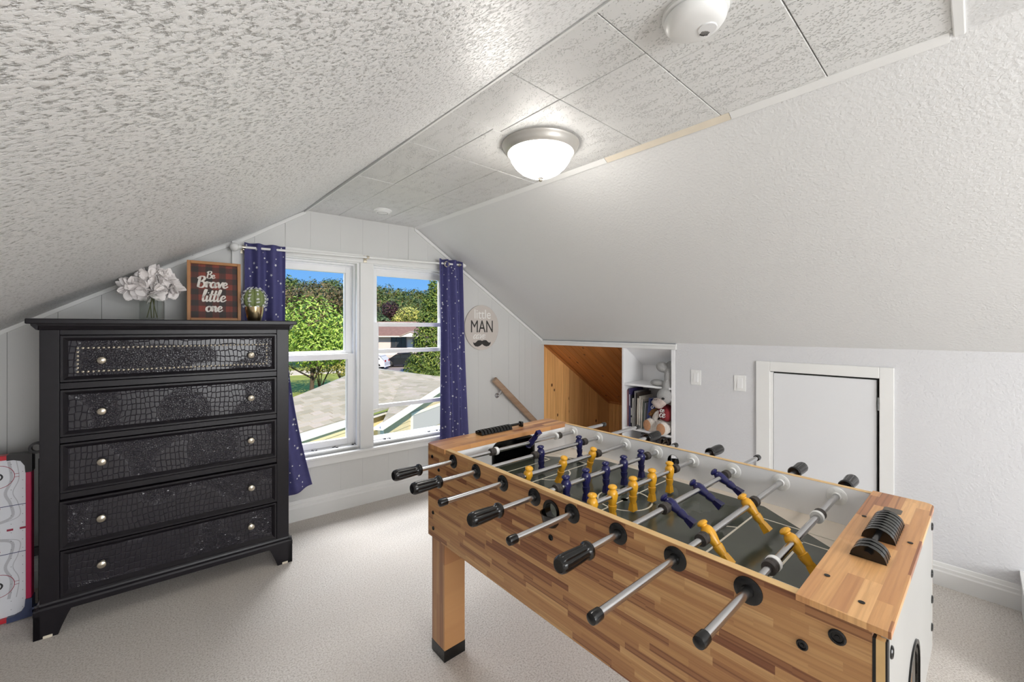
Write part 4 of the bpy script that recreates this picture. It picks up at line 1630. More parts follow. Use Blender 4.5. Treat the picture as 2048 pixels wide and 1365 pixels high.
curtain('curtain', 'navy star-print curtain gathered beside the round wall sign', 1.868, lambda s: 0.20,
        lambda s, t: 1.835 + 0.215 * s + t * (-0.005 + 0.075 * s) + 0.006 * sin(9 * s + 4 * t),
        lambda s, t: 0.080 + pleat(s, t, 3.0, 0.024 + 0.014 * t, 1.2), 150, 11, [(0.30, 0.025, 1)])
curtain('curtain', 'navy star-print curtain hanging behind the chest and flaring at its hem', 1.832, lambda s: 0.18 + 0.07 * s * s,
        lambda s, t: 0.502 + 0.222 * s + max(0, t - 0.30) ** 1.6 * (0.10 + 0.20 * s) + 0.004 * sin(8 * s + 3 * t),
        lambda s, t: 0.078 + pleat(s, t, 2.6, 0.020 + 0.010 * t, 2.4), 130, 23, [])
rd = thing('curtain_rod', 'thin white curtain rod with round knob above the twin windows', 'curtain rod', WLOC, WROT)
m_ = MB()
m_.tube([(0.47, -0.080, 1.800), (2.06, -0.080, 1.836)], 0.0075, 12)
m_.build('rod', M['whiteplastic'], rd)
m_ = MB()
m_.ball((0.452, -0.080, 1.797), (0.026, 0.026, 0.026), 18, 12)
m_.lathe([(0.018, 0), (0.012, 0.01), (0.008, 0.02)], 16, T(0.472, -0.08, 1.80) @ ALONG_X)
m_.build('finial', M['whiteplastic'], rd)
m_ = MB()
m_.ball((2.075, -0.080, 1.836), (0.020, 0.020, 0.020), 18, 12)
m_.build('finial', M['whiteplastic'], rd)
for x in (0.50, 1.262, 2.03):
    z = 1.800 + 0.036 * (x - 0.47) / 1.59
    m_ = MB()
    m_.box(x - 0.012, x + 0.012, -0.024, -0.018, z - 0.03, z + 0.02)
    m_.tube([(x, -0.02, z), (x, -0.08, z - 0.012)], 0.004, 8)
    m_.lathe([(0.009, -0.008), (0.012, -0.008), (0.012, 0.008), (0.009, 0.008)], 14, T(x, -0.08, z) @ ALONG_X)
    m_.build('bracket', M['nickel'], rd)

# ------------------------------------------------------------------ round wall sign
sg_ = thing('round_sign', 'round greige wall sign with lettering above a black moustache', 'sign', tuple(T(*WLOC) @ RZ(WROT) @ Vector((2.302, -0.001, 1.308))), WROT)
m_ = MB()
SRX, SRZ = 0.180, 0.200
m_.prism([(SRX * cos(2 * PI * i / 64), SRZ * sin(2 * PI * i / 64)) for i in range(64)], 'y', -0.014, 0.0)
m_.build('board', noisy('greige_board', lin(206, 198, 191), 0.5, 0.02, 8), sg_, 0.002)
whp, dkp = mat('sign_white', lin(240, 238, 234), 0.5), mat('sign_charcoal', lin(46, 44, 42), 0.5)
SM = T(0, -0.0146, 0) @ UPRIGHT
text_mesh('lettering', 'little', 0.118, whp, sg_, SM @ T(0.005, 0.080, 0), 0.0008, 0.0, 0.86)
text_mesh('lettering', 'MAN', 0.155, dkp, sg_, SM @ T(0.0, -0.042, 0), 0.0008, 0.0, 0.72)
m_ = MB()
script_word(m_, 'cave', -0.098, -0.098, 0.036, 0.0042, SM, 0.35)
m_.build('lettering', whp, sg_)
m_ = MB()
mo = [(0.0, -0.118), (0.02, -0.112), (0.045, -0.113), (0.062, -0.128), (0.078, -0.137), (0.094, -0.128), (0.09, -0.147), (0.072, -0.165), (0.045, -0.169), (0.02, -0.161), (0.0, -0.146)]
mo = mo + [(-p[0], p[1]) for p in mo[-2:0:-1]]
m_.prism(mo, 'z', -0.0006, 0.0010, SM)
m_.build('moustache', dkp, sg_)

# ------------------------------------------------------------------ handrail
hr_ = thing('handrail', 'weathered wooden handrail sloping down the wall into the stairwell', 'handrail', WLOC, WROT)
m_ = MB()
L_ = 1.25
ang = math.atan2(0.863 - 0.407, 2.902 - 2.407)
HM = T(2.407, -0.06, 0.842) @ RY(ang)
m_.prism(rrect(-0.018, 0.018, -0.030, 0.024, 0.014, 5), 'x', 0, L_, HM)
m_.build('rail', M['rail'], hr_, 0.004)
for d in (0.10, 0.85):
    m_ = MB()
    px = 2.407 + d * cos(ang)
    pz = 0.842 - d * sin(ang) - 0.03
    m_.tube([(px, -0.06, pz), (px, -0.055, pz - 0.04), (px - 0.004, -0.02, pz - 0.06), (px - 0.006, 0.0, pz - 0.062)], 0.006, 10)
    m_.lathe([(0.0, 0.006), (0.022, 0.004), (0.024, 0.0)], 16, T(px - 0.006, -0.002, pz - 0.062) @ ALONG_NY)
    m_.build('bracket', M['steel'], hr_)

# ------------------------------------------------------------------ light switches
for (yc, zc, wd_, ht, lab) in ((1.368, 0.944, 0.072, 0.108, 'white rocker light switch nearer the bookcase'), (1.070, 0.931, 0.074, 0.106, 'white rocker light switch nearer the little access door')):
    s_ = thing('light_switch', lab, 'light switch', (XK, yc, zc), 0, 'light switches on the knee wall')
    m_ = MB()
    m_.box(-0.006, 0, -wd_ / 2, wd_ / 2, -ht / 2, ht / 2)
    m_.build('plate', M['whiteplastic'], s_, 0.002)
    m_ = MB()
    m_.add([(-0.006, -0.0165, -0.033), (-0.006, 0.0165, -0.033), (-0.006, 0.0165, 0.033), (-0.006, -0.0165, 0.033), (-0.012, -0.0155, -0.032), (-0.012, 0.0155, -0.032), (-0.008, 0.0155, 0.032), (-0.008, -0.0155, 0.032)],
           [(4, 5, 6, 7), (0, 1, 5, 4), (1, 2, 6, 5), (2, 3, 7, 6), (3, 0, 4, 7)])
    m_.build('rocker', M['vinyl'], s_, recalc=True)
    for z in (-0.044, 0.044):
        m_ = MB()
        m_.lathe([(0.003, 0), (0.0028, 0.001), (0, 0.0012)], 10, T(-0.006, 0, z) @ RY(-PI / 2))
        m_.build('screw', M['vinyl'], s_)

# ------------------------------------------------------------------ ceiling fixtures
glow = bpy.data.materials.new('lit_frosted_glass')
glow.use_nodes = True
g_ = glow.node_tree.nodes['Principled BSDF']
g_.inputs['Base Color'].default_value = (0.9, 0.9, 0.88, 1)
g_.inputs['Emission Color'].default_value = (1.0, 0.955, 0.89, 1)
g_.inputs['Emission Strength'].default_value = LAMP


def dome_lamp(x, y, label):
    r = thing('ceiling_lamp', label, 'ceiling lamp', (x, y, ZC))
    m_ = MB()
    m_.lathe([(0.168, 0.0), (0.170, -0.006), (0.166, -0.014), (0.162, -0.018), (0.160, -0.026), (0.152, -0.036), (0.146, -0.042), (0.138, -0.042), (0.138, -0.03), (0.10, -0.004)], 56)
    m_.build('base_ring', noisy('satin_nickel', lin(205, 202, 196), 0.38, 0.02, 20, metal=0.6), r)
    m_ = MB()
    m_.lathe([(0.137, -0.036), (0.136, -0.050), (0.128, -0.072), (0.112, -0.096), (0.088, -0.118), (0.058, -0.134), (0.028, -0.143), (0.0, -0.146)], 56)
    m_.build('glass_dome', glow, r)
    m_ = MB()
    m_.lathe([(0.0, -0.142), (0.012, -0.144), (0.013, -0.149), (0.009, -0.152), (0.009, -0.156), (0.006, -0.161), (0.0, -0.163)], 20)
    m_.build('finial', M['nickel'], r)


dome_lamp(1.323, 1.284, 'lit frosted dome ceiling lamp with a satin nickel ring')
dome_lamp(1.262, -1.15, 'added lit dome lamp on the unseen ceiling strip behind the viewer')  # unseen lamp, added to light the room from behind the camera
sd_ = thing('smoke_detector', 'large white smoke detector with slotted sounder on the ceiling tiles', 'smoke detector', (1.058, 0.480, ZC))
m_ = MB()
m_.lathe([(0.078, 0.0), (0.079, -0.010), (0.074, -0.013), (0.070, -0.014), (0.070, -0.018), (0.074, -0.019), (0.073, -0.028), (0.064, -0.040), (0.048, -0.047), (0.0, -0.048)], 48)
m_.build('housing', M['whiteplastic'], sd_)
m_ = MB()
m_.lathe([(0.022, -0.0475), (0.021, -0.0505), (0.0, -0.051)], 28, T(0.018, -0.024, 0))
m_.build('test_button', M['vinyl'], sd_)
for i in range(6):
    m_ = MB()
    hw = 0.010 - 0.0012 * abs(i - 2.5)
    m_.box(-hw, hw, -0.0009, 0.0009, -0.0492, -0.0468, T(0.028, -0.012, -0.002) @ RZ(0.9) @ T(0, (i - 2.5) * 0.0036, 0))
    m_.build('slot', M['blackmatt'], sd_)
sv_ = thing('ceiling_sensor', 'flat round white detector on the ceiling near the window wall', 'smoke detector', (1.252, 2.715, ZC))
m_ = MB()
m_.lathe([(0.062, 0.0), (0.062, -0.006), (0.056, -0.010), (0.050, -0.011), (0.048, -0.016), (0.038, -0.021), (0.0, -0.022)], 40)
m_.build('housing', M['whiteplastic'], sv_)
m_ = MB()
m_.lathe([(0.032, -0.0205), (0.034, -0.0222), (0.036, -0.0208)], 32)
m_.build('vent_ring', noisy('grey_slot', lin(150, 150, 150), 0.5), sv_)

# ------------------------------------------------------------------ bookcase in the recess and what is on it
bc = thing('bookcase', 'narrow white built-in bookcase beside the pine stairwell lining', 'bookcase', (0, 0, 0))
BY0, BY1, BD = 1.527, 1.991, 0.30
m_ = MB()
m_.box(XK - 0.006, XK + BD, BY1 - 0.020, BY1, 0, 1.139)
m_.build('side_board', M['white'], bc, 0.002)
m_ = MB()
m_.box(XK - 0.006, XK + BD, BY0, BY0 + 0.030, 0, 1.139)
m_.build('side_board', M['white'], bc, 0.002)
m_ = MB()
m_.box(XK + BD - 0.01, XK + BD, BY0 + 0.03, BY1 - 0.02, 0, 1.0)
m_.build('back_board', M['white'], bc)
m_ = MB()
m_.prism([(XK, 1.150), (XK + BD, 0.975), (XK + BD, 0.990), (XK, 1.165)], 'y', BY0 + 0.03, BY1 - 0.02)
m_.build('sloped_top', M['white'], bc)
for z in (0.846, 0.481, 0.14):
    m_ = MB()
    m_.box(XK + 0.0, XK + BD - 0.01, BY0 + 0.03, BY1 - 0.02, z - 0.017, z)
    m_.build('shelf', M['white'], bc, 0.0015)

pages = noisy('page_edges', lin(226, 218, 204), 0.8, 0.05, 200)


def book(y, t, h, d, lean, col, label, x0=None, stripe_=None):
    """y: the spine's window-side edge; the spine faces the room"""
    r = thing('book', label, 'book', (XK + 0.035 if x0 is None else x0, y, 0.4812), 0, 'books on the middle shelf')
    LM_ = RX(lean)
    c_ = noisy('cover', lin(*col), 0.45, 0.08, 25)
    m1 = MB()
    m1.box(0, 0.003, -t, 0, 0, h, LM_)
    m1.box(0, d, -t, -t + 0.002, 0, h, LM_)
    m1.box(0, d, -0.002, 0, 0, h, LM_)
    m1.build('cover', c_, r)
    m1 = MB()
    m1.box(0.003, d - 0.004, -t + 0.002, -0.002, 0.003, h - 0.004, LM_)
    m1.build('pages', pages, r)
    if stripe_:
        m1 = MB()
        for (a, b_) in stripe_[1:]:
            m1.box(-0.0008, 0.0005, -t * 0.75, -t * 0.25, a * h, b_ * h, LM_)
        m1.build('spine_title', mat('title', lin(*stripe_[0]), 0.5), r)
    return r


book(1.968, 0.016, 0.300, 0.20, 0.0, (142, 104, 112), 'dusty mauve book, first in the row by the pine wall')
book(1.950, 0.015, 0.315, 0.20, 0.0, (66, 58, 104), 'tall purple book with dark spine beside the mauve one', None, ((196, 190, 204), (0.55, 0.85)))
book(1.933, 0.014, 0.262, 0.19, 0.0, (40, 38, 44), 'black book with pale print on its spine', None, ((216, 212, 206), (0.12, 0.3), (0.36, 0.6)))
book(1.917, 0.011, 0.238, 0.18, 0.0, (224, 220, 214), 'slim white book between the black and grey books')
book(1.904, 0.013, 0.300, 0.21, 0.02, (150, 146, 144), 'grey magazine standing taller than its neighbours')
book(1.889, 0.011, 0.288, 0.21, 0.03, (96, 84, 76), 'brown-grey album with a dark pictured cover', None, ((40, 34, 32), (0.62, 0.96)))
book(1.876, 0.015, 0.245, 0.18, 0.02, (226, 216, 202), 'cream book next to the brown-grey album')
book(1.859, 0.015, 0.262, 0.19, 0.02, (232, 226, 216), 'ivory book, tallest of the pale ones')
book(1.842, 0.014, 0.240, 0.18, 0.03, (214, 206, 196), 'pale beige book before the green-grey one')
book(1.826, 0.010, 0.222, 0.18, 0.04, (118, 124, 116), 'thin green-grey book late in the row')
book(1.814, 0.008, 0.215, 0.18, 0.05, (200, 204, 210), 'thin light blue book beside the patterned one')
bk = thing('patterned_book', 'navy book with white ring pattern leaning by the plush toys', 'book', (XK + 0.025, 1.786, 0.4812), rad(-22), 'books on the middle shelf')
m_ = MB()
BKM = RX(0.16)
m_.box(0, 0.17, -0.016, 0, 0.0, 0.265, BKM)
m_.build('pages', pages, bk)
m_ = MB()
m_.box(-0.002, 0.172, -0.019, -0.016, 0.0, 0.268, BKM)
m_.box(-0.002, 0.172, 0.0, 0.003, 0.0, 0.268, BKM)
m_.box(-0.003, 0.0, -0.019, 0.003, 0.0, 0.268, BKM)
m_.build('cover', mat('navy_cover', lin(38, 52, 112), 0.4), bk)
m_ = MB()
for i in range(6):
    for j in range(4):
        x, z = 0.02 + j * 0.042, 0.03 + i * 0.042
        m_.lathe([(0.008, 0), (0.014, 0), (0.014, 0.0008), (0.008, 0.0008), (0.008, 0)], 12, BKM @ T(x, -0.0192, z) @ ALONG_NY)
m_.build('ring_print', mat('white_print', lin(226, 226, 224), 0.5), bk)


def blob(name, parts, m, parent, vox=0.006, disp=0.0):
    """a soft body: overlapping ellipsoids remeshed to one skin"""
    b_ = MB()
    for c, r, *rot in parts:
        Mx = T(*c) @ (Matrix.Rotation(rot[0], 4, rot[1]) if rot else Matrix())
        b_.ball((0, 0, 0), r, 16, 10, Mx)
    o_ = b_.build(name, m, parent)
    q = o_.modifiers.new('skin', 'REMESH')
    q.mode = 'VOXEL'
    q.voxel_size = vox
    q.use_smooth_shade = True
    q2 = o_.modifiers.new('soft', 'SMOOTH')
    q2.factor = 0.5
    q2.iterations = 4
    return o_


def fur(name, col, sc_=220):
    m = noisy(name, lin(*col), 0.95, 0.16, sc_, 0.9, sc_ * 1.3, 0.006, spec=0.1)
    return m


grey_f, white_f, tan_f, brown_f, red_f = fur('grey_plush', (172, 171, 170)), fur('white_plush', (226, 218, 210)), fur('tan_plush', (190, 142, 108)), fur('brown_plush', (128, 92, 58)), noisy('red_jersey', lin(130, 36, 42), 0.8, 0.1, 60)
X0 = XK
gp = thing('grey_plush', 'grey plush animal slumped over the upper shelf with its head hanging down', 'plush toy', (0, 0, 0))
blob('body', [((X0 + .06, 1.600, .930), (.058, .040, .075)), ((X0 + .03, 1.606, .850), (.045, .040, .06)), ((X0 + .02, 1.612, .80), (.042, .042, .055)),
              ((X0 + .05, 1.660, .995), (.045, .050, .040), .5, 'X'), ((X0 + .10, 1.610, 1.005), (.05, .04, .04)), ((X0 + .03, 1.690, .872), (.045, .058, .026)), ((X0 - .012, 1.608, .778), (.054, .058, .062))], grey_f, gp)
blob('muzzle', [((X0 - .030, 1.650, .722), (.046, .048, .040), .5, 'X'), ((X0 - .030, 1.620, .740), (.04, .04, .04))], fur('pale_muzzle', (206, 190, 182)), gp)
m_ = MB()
m_.ball((X0 - .068, 1.590, .768), (.009, .013, .009))
m_.build('nose', M['blackmatt'], gp)
m_ = MB()
m_.tube([(X0 - .066, 1.668, .752), (X0 - .072, 1.650, .752), (X0 - .074, 1.634, .756)], 0.0022, 6)
m_.build('mouth_stitch', M['blackmatt'], gp)
blob('ear', [((X0 + .03, 1.572, .770), (.03, .018, .05))], grey_f, gp)
wp = thing('white_plush', 'white plush toy in a red jersey with big tan foot pads', 'plush toy', (0, 0, 0))
blob('body', [((X0 + .08, 1.640, .545), (.07, .075, .055)), ((X0 + .01, 1.680, .530), (.080, .040, .042), .2, 'Z'), ((X0 - .055, 1.704, .548), (.040, .044, .053)),
              ((X0 - .01, 1.604, .525), (.095, .040, .040)), ((X0 - .085, 1.578, .545), (.038, .044, .053)), ((X0 + .12, 1.625, .70), (.05, .05, .05)), ((X0 + .02, 1.695, .610), (.030, .022, .055), .5, 'X')], white_f, wp)
blob('jersey', [((X0 + .075, 1.632, .635), (.078, .072, .070)), ((X0 + .03, 1.608, .630), (.05, .040, .055))], red_f, wp)
for (c, rz_) in (((X0 - .096, 1.708, .551), 0.15), ((X0 - .124, 1.578, .547), -0.05)):
    m_ = MB()
    m_.ball((0, 0, 0), (.010, .034, .043), 18, 12, T(*c) @ RZ(-rz_))
    m_.build('foot_pad', tan_f, wp)['label'] = 'tan foot pad'
m_ = MB()
JM = T(X0 - 0.024, 1.645, 0.615) @ RZ(-PI / 2) @ UPRIGHT
script_word(m_, 'ce', 0.0, 0.0, 0.030, 0.0042, JM, 0.2, 0.004)
script_word(m_, 'ce', 0.006, 0.040, 0.022, 0.0036, JM, 0.2, 0.004)
m_.build('jersey_print', mat('white_flock', lin(226, 222, 218), 0.6), wp)
bpz = thing('brown_plush', 'small brown plush bear tucked between the books and the white plush', 'plush toy', (0, 0, 0))
blob('body', [((X0 + .055, 1.735, .535), (.040, .036, .055)), ((X0 + .045, 1.738, .625), (.036, .038, .036)), ((X0 + .05, 1.768, .655), (.012, .014, .014)), ((X0 + .05, 1.708, .655), (.012, .014, .014)), ((X0 + .015, 1.742, .617), (.018, .018, .014))], brown_f, bpz, 0.004)
m_ = MB()
for (y, z) in ((1.728, .635), (1.752, .635)):
    m_.ball((X0 + .012, y, z), .004)
m_.ball((X0 - .003, 1.742, .621), (.004, .006, .004))
m_.build('eyes', M['blackmatt'], bpz)
bg_ = thing('duffel_bag', 'charcoal grey ribbed bag on the lower shelf', 'bag', (0, 0, 0))
blob('bag_body', [((X0 + .09, 1.765, .275), (.085, .080, .135)), ((X0 + .085, 1.755, .37), (.075, .085, .085), .5, 'X'), ((X0 + .06, 1.80, .38), (.06, .05, .07))], noisy('charcoal_nylon', lin(74, 72, 76), 0.45, 0.2, 18), bg_)
for i in range(4):
    m_ = MB()
    pts = [(X0 + 0.012 + 0.022 * abs(j - 3) * 0.5 - .004, 1.835 - 0.03 * j + .004 * i, 0.455 - 0.028 * i + 0.006 * j - 0.004 * (j - 2) ** 2) for j in range(6)]
    m_.tube(spline(pts, 4), 0.007, 8)
    m_.build('strap', noisy('black_strap', lin(46, 44, 46), 0.5, 0.2, 60), bg_)
bb_ = thing('patterned_bag', 'dark brown bag with tan swirls squeezed beside the charcoal bag', 'bag', (0, 0, 0))


def swirl():
    m = mat('brown_swirl_cloth', lin(60, 46, 38), 0.6)
    t = NT(m)
    co = t.n('TexCoord').outputs['Object']
    v = t.n('TexWave', {'Vector': co, 'Scale': 9.0, 'Distortion': 9.0, 'Detail': 2.0, 'Detail Scale': 2.5}, wave_type='RINGS').outputs['Fac']
    t.color(t.ramp(v, [(0.35, lin(38, 30, 28)), (0.62, lin(92, 70, 56)), (0.9, lin(176, 158, 140))]))
    return m


blob('bag_body', [((X0 + .085, 1.615, .25), (.080, .055, .11)), ((X0 + .08, 1.620, .36), (.075, .060, .075))], swirl(), bb_)
m_ = MB()
m_.tube(spline([(X0 + .03, 1.665, .35), (X0 + .01, 1.655, .43), (X0 + .012, 1.62, .452), (X0 + .012, 1.59, .42), (X0 + .03, 1.58, .34)], 5), 0.009, 8)
m_.build('handle_strap', noisy('dark_strap', lin(50, 40, 36), 0.5, 0.2, 60), bb_)

# ------------------------------------------------------------------ outdoors
GZ = -3.2


def leafmat(name, cols, trans=0.25):
    m = mat(name, lin(*cols[0]), 0.55, 0, 0.3)
    t = NT(m)
    r = t.n('NewGeometry').outputs['Random Per Island']
    n_ = len(cols)
    t.color(t.ramp(r, [(i / max(1, n_ - 1), lin(*c)) for i, c in enumerate(cols)]))
    t.b.inputs['Subsurface Weight'].default_value = 0.0
    return m


bark = noisy('bark', lin(86, 72, 60), 0.9, 0.2, 10, 0.6, 30, 0.02)


def leaves(mb, rng, c, r, n, size, droop=0.3):
    """leaf blades scattered through an ellipsoid, thickest near its skin"""
    for i in range(n):
        d = Vector((rng.gauss(0, 1), rng.gauss(0, 1), rng.gauss(0, 1))).normalized()
        k = rng.uniform(0.35, 1.0) ** 0.5
        p = Vector((c[0] + d.x * r[0] * k, c[1] + d.y * r[1] * k, c[2] + d.z * r[2] * k))
        nn = (d + Vector((rng.uniform(-.8, .8), rng.uniform(-.8, .8), rng.uniform(-.2, 1.0)))).normalized()
        a = nn.orthogonal().normalized()
        b_ = nn.cross(a)
        t = rng.uniform(0, 6.28)
        u, v = a * cos(t) + b_ * sin(t), b_ * cos(t) - a * sin(t)
        s = size * rng.uniform(0.6, 1.3)
        mb.add([p - u * s, p - v * s * 0.42 - nn * s * .1, p + u * s, p + v * s * 0.42 - nn * s * .1], [(0, 1, 2, 3)])


def tree(name, label, cat, x, y, base, trunk_h, clumps, leafm, size, seed, density=1.0, tr_r=0.14, limbs=5):
    rng = random.Random(seed)
    r = thing(name, label, cat, (x, y, base))
    m1 = MB()
    for c, rr in clumps:
        leaves(m1, rng, c, rr, int(density * 260 * (rr[0] * rr[2]) / (size * 8)), size)
    lf = m1.build('crown', leafm, r)
    lf['kind'] = 'stuff'
    m1 = MB()
    top_ = clumps[0][0]
    m1.tube(spline([(0, 0, -0.1), (0.05, 0.03, trunk_h * 0.5), (top_[0] * .3, top_[1] * .3, trunk_h), (top_[0] * .7, top_[1] * .7, top_[2])], 4), [tr_r * q for q in [1.2 - 0.075 * i for i in range(13)]], 8)
    for i in range(limbs):
        c, rr = clumps[i % len(clumps)]
        a = rng.uniform(0, 6.28)
        h0 = trunk_h * rng.uniform(0.25, 0.9)
        m1.tube([(0.03, 0.02, h0), (c[0] * .4 + .5 * cos(a), c[1] * .4 + .5 * sin(a), (h0 + c[2]) / 2), (c[0] + rr[0] * .6 * cos(a), c[1] + rr[1] * .6 * sin(a), c[2])], [tr_r * .45, tr_r * .3, tr_r * .12], 6)
    m1.build('trunk', bark, r)
    return r


gr = noisy('lawn_grass', lin(150, 158, 70), 0.95, 0.25, 1.5)
m_ = MB()
m_.box(-60, 260, 4.2, 320, GZ - 0.4, GZ)
struct(m_.build('ground', gr))
asph = noisy('driveway_asphalt', lin(150, 138, 132), 0.9, 0.08, 1.0)
m_ = MB()
m_.prism([(15.4, 40.5), (19.5, 36.3), (34, 44), (29, 56), (22, 51)], 'z', GZ, GZ + 0.02)
struct(m_.build('driveway', asph))
m_ = MB()
m_.prism([(4.0, 45.0), (17.2, 42.6), (18.0, 46.0), (5.0, 52.0)], 'z', GZ, GZ + 0.03)
struct(m_.build('path', noisy('pale_concrete', lin(226, 214, 190), 0.9, 0.06, 1.5)))
m_ = MB()
m_.prism([(4.0, 12.0), (7.2, 16.4), (10.3, 15.5), (9.5, 12.5)], 'z', GZ, GZ + 0.02)
struct(m_.build('kerb_bed', noisy('soil_bed', lin(92, 66, 48), 0.95, 0.2, 3)))

# neighbouring garage: own frame s along the eave, t uphill, origin at the eave
ga = thing('garage', 'garage with pale shingled roof and cream lap siding just below the window', 'garage', (2.385, 9.069, 0), math.atan2(0.496, 0.868))
shm = mat('pale_shingle', lin(214, 210, 198), 0.9, 0, 0.2)
t_ = NT(shm)
rnd = t_.n('ObjectInfo').outputs['Random']
nz = t_.n('TexNoise', {'Vector': t_.n('TexCoord').outputs['Object'], 'Scale': 60.0, 'Detail': 3.0}).outputs[0]
c0 = t_.ramp(rnd, [(0.0, lin(168, 160, 136)), (0.4, lin(186, 176, 152)), (0.75, lin(192, 182, 160)), (1.0, lin(202, 188, 170))])
t_.color(t_.mix(t_.ramp(nz, [(0.35, (0, 0, 0, 1)), (0.7, (0.35, 0.35, 0.35, 1))]), c0, lin(160, 150, 130)))
SLP = 0.35
poly_main = [(-1.6, 0.0), (9.0, 0.0), (7.41, 0.89), (5.6, 2.10), (5.3, 2.25), (3.65, 1.95), (1.12, 1.32), (-.3, 1.0)]
GS, G0 = 0.17, 2.08
PK = 5.5
poly_gab = [(2.08, -0.52), (PK, -0.52), (PK, 1.14)]
poly_gab2 = [(PK, -0.52), (7.9, -0.52), (7.9, 0.0), (PK, 1.14)]


def inside(p, poly):
    r = False
    for (x0, y0), (x1, y1) in zip(poly, poly[1:] + poly[:1]):
        if (y0 > p[1]) != (y1 > p[1]) and p[0] < (x1 - x0) * (p[1] - y0) / (y1 - y0) + x0:
            r = not r
    return r


def zmain(s, t):
    return -0.8 + SLP * t


def zgab(s, t):
    return -0.98 + GS * (s - G0) if s <= PK + 1e-6 else -0.98 + GS * (2 * PK - s - G0)


for nm, poly, zf in (('roof_deck', poly_main, zmain), ('roof_deck', poly_gab, zgab), ('roof_deck', poly_gab2, zgab)):
    m_ = MB()
    kk = len(poly)
    vs = [(p[0], p[1], zf(*p) - 0.004) for p in poly] + [(p[0], p[1], zf(*p) - 0.06) for p in poly]
    tri = tessellate_polygon([[Vector((p[0], p[1], 0)) for p in poly]])
    m_.add(vs, [tuple(t) for t in tri] + [tuple(kk + i for i in reversed(t)) for t in tri] + [(i, kk + i, kk + (i + 1) % kk, (i + 1) % kk) for i in range(kk)])
    m_.build(nm, noisy('deck_felt', lin(170, 168, 152), 0.9, 0.1, 8), ga)


def clip(rect, poly):
    out = rect
    for (x0, y0), (x1, y1) in zip(poly, poly[1:] + poly[:1]):
        src, out = out, []
        f = lambda p: (x1 - x0) * (p[1] - y0) - (y1 - y0) * (p[0] - x0)
        for p, q in zip(src, src[1:] + src[:1]):
            a, b = f(p), f(q)
            if a >= 0:
                out.append(p)
            if (a >= 0) != (b >= 0):
                k = a / (a - b)
                out.append((p[0] + (q[0] - p[0]) * k, p[1] + (q[1] - p[1]) * k))
        if len(out) < 3:
            return []
    return out


def area(p):
    return 0.5 * abs(sum(a[0] * b[1] - b[0] * a[1] for a, b in zip(p, p[1:] + p[:1])))


edge_bits = []
sh0 = MB()
sh0.box(-0.147, 0.147, 0, 0.19, -0.004, 0.006)
shA = sh0.build('shingle', shm, ga, 0.002, 1)
cnt = 0
rs_ = random.Random(5)
pl = []
HULL = poly_main
aM, aG = math.atan(SLP), math.atan(GS)
for j in range(18):
    t = 0.0 + j * 0.14
    for i in range(-6, 26):
        s = i * 0.3 + (0.15 if j % 2 else 0) + rs_.uniform(-.01, .01)
        q_ = [(s - .147, t), (s + .147, t), (s + .147, t + .19), (s - .147, t + .19)]
        k_ = clip(q_, HULL)
        if len(k_) < 3:
            continue
        if area(k_) < 0.98 * area(q_):
            if area(k_) > 0.004:
                edge_bits.append([(p[0], p[1], zmain(*p) + 0.004 - (p[1] - t) * 0.03) for p in k_])
        else:
            pl.append(T(s, t, zmain(s, t) + 0.004 + rs_.uniform(0, .004)) @ RX(aM - 0.03))
for j in range(25):
    s = G0 + j * 0.14
    for i in range(-1, 7):
        t = -0.5 + i * 0.3 + (0.15 if j % 2 else 0)
        q_ = [(s, t - .147), (s + .19, t - .147), (s + .19, t + .147), (s, t + .147)]
        k_ = clip(q_, poly_gab)
        if len(k_) > 2 and area(k_) > 0.004:
            edge_bits.append([(p[0], p[1], zgab(min(p[0], PK), 0) + 0.006 - (p[0] - s) * 0.03) for p in k_])
for i, Mx in enumerate(pl[:300]):
    o_ = shA if i == 0 else shA.copy()
    if i:
        COL.objects.link(o_)
    o_.matrix_local = Mx
for k_ in edge_bits:
    m_ = MB()
    n_ = len(k_)
    m_.add([(p[0], p[1], p[2] + .006) for p in k_] + [(p[0], p[1], p[2] - .004) for p in k_], [tuple(range(n_)), tuple(range(2 * n_ - 1, n_ - 1, -1))] + [(i, n_ + i, n_ + (i + 1) % n_, (i + 1) % n_) for i in range(n_)])
    m_.build('shingle', shm, ga)
print('shingles', len(pl), len(edge_bits))
if len(pl) > 300:
    m_ = MB()
    for Mx in pl[300:]:
        m_.box(-0.147, 0.147, 0, 0.19, -0.004, 0.006, Mx)
    m_.build('shingles', shm, ga)['kind'] = 'stuff'
# fascia, rake board and lap siding
whb = mat('white_fascia', lin(232, 230, 224), 0.5)
m_ = MB()
m_.box(-1.6, 2.2, -0.03, 0.0, -0.98, -0.815)
m_.box(-1.6, 3.1, 0.0, 0.18, -0.985, -0.965)
m_.build('fascia', whb, ga)
m_ = MB()
m_.prism([(G0 - 0.05, -0.995), (PK, zgab(PK, 0) - 0.008), (7.9, zgab(7.9, 0) - 0.008), (7.9, zgab(7.9, 0) - 0.175), (PK, zgab(PK, 0) - 0.175), (G0 - 0.05, -1.165)], 'y', -0.56, -0.50)
m_.prism([(G0 - 0.05, -1.15), (PK, zgab(PK, 0) - 0.155), (PK, zgab(PK, 0) - 0.175), (G0 - 0.05, -1.17)], 'y', -0.50, -0.22)
m_.build('rake_board', whb, ga)
sdm = noisy('cream_siding', lin(224, 212, 168), 0.5, 0.03, 4)
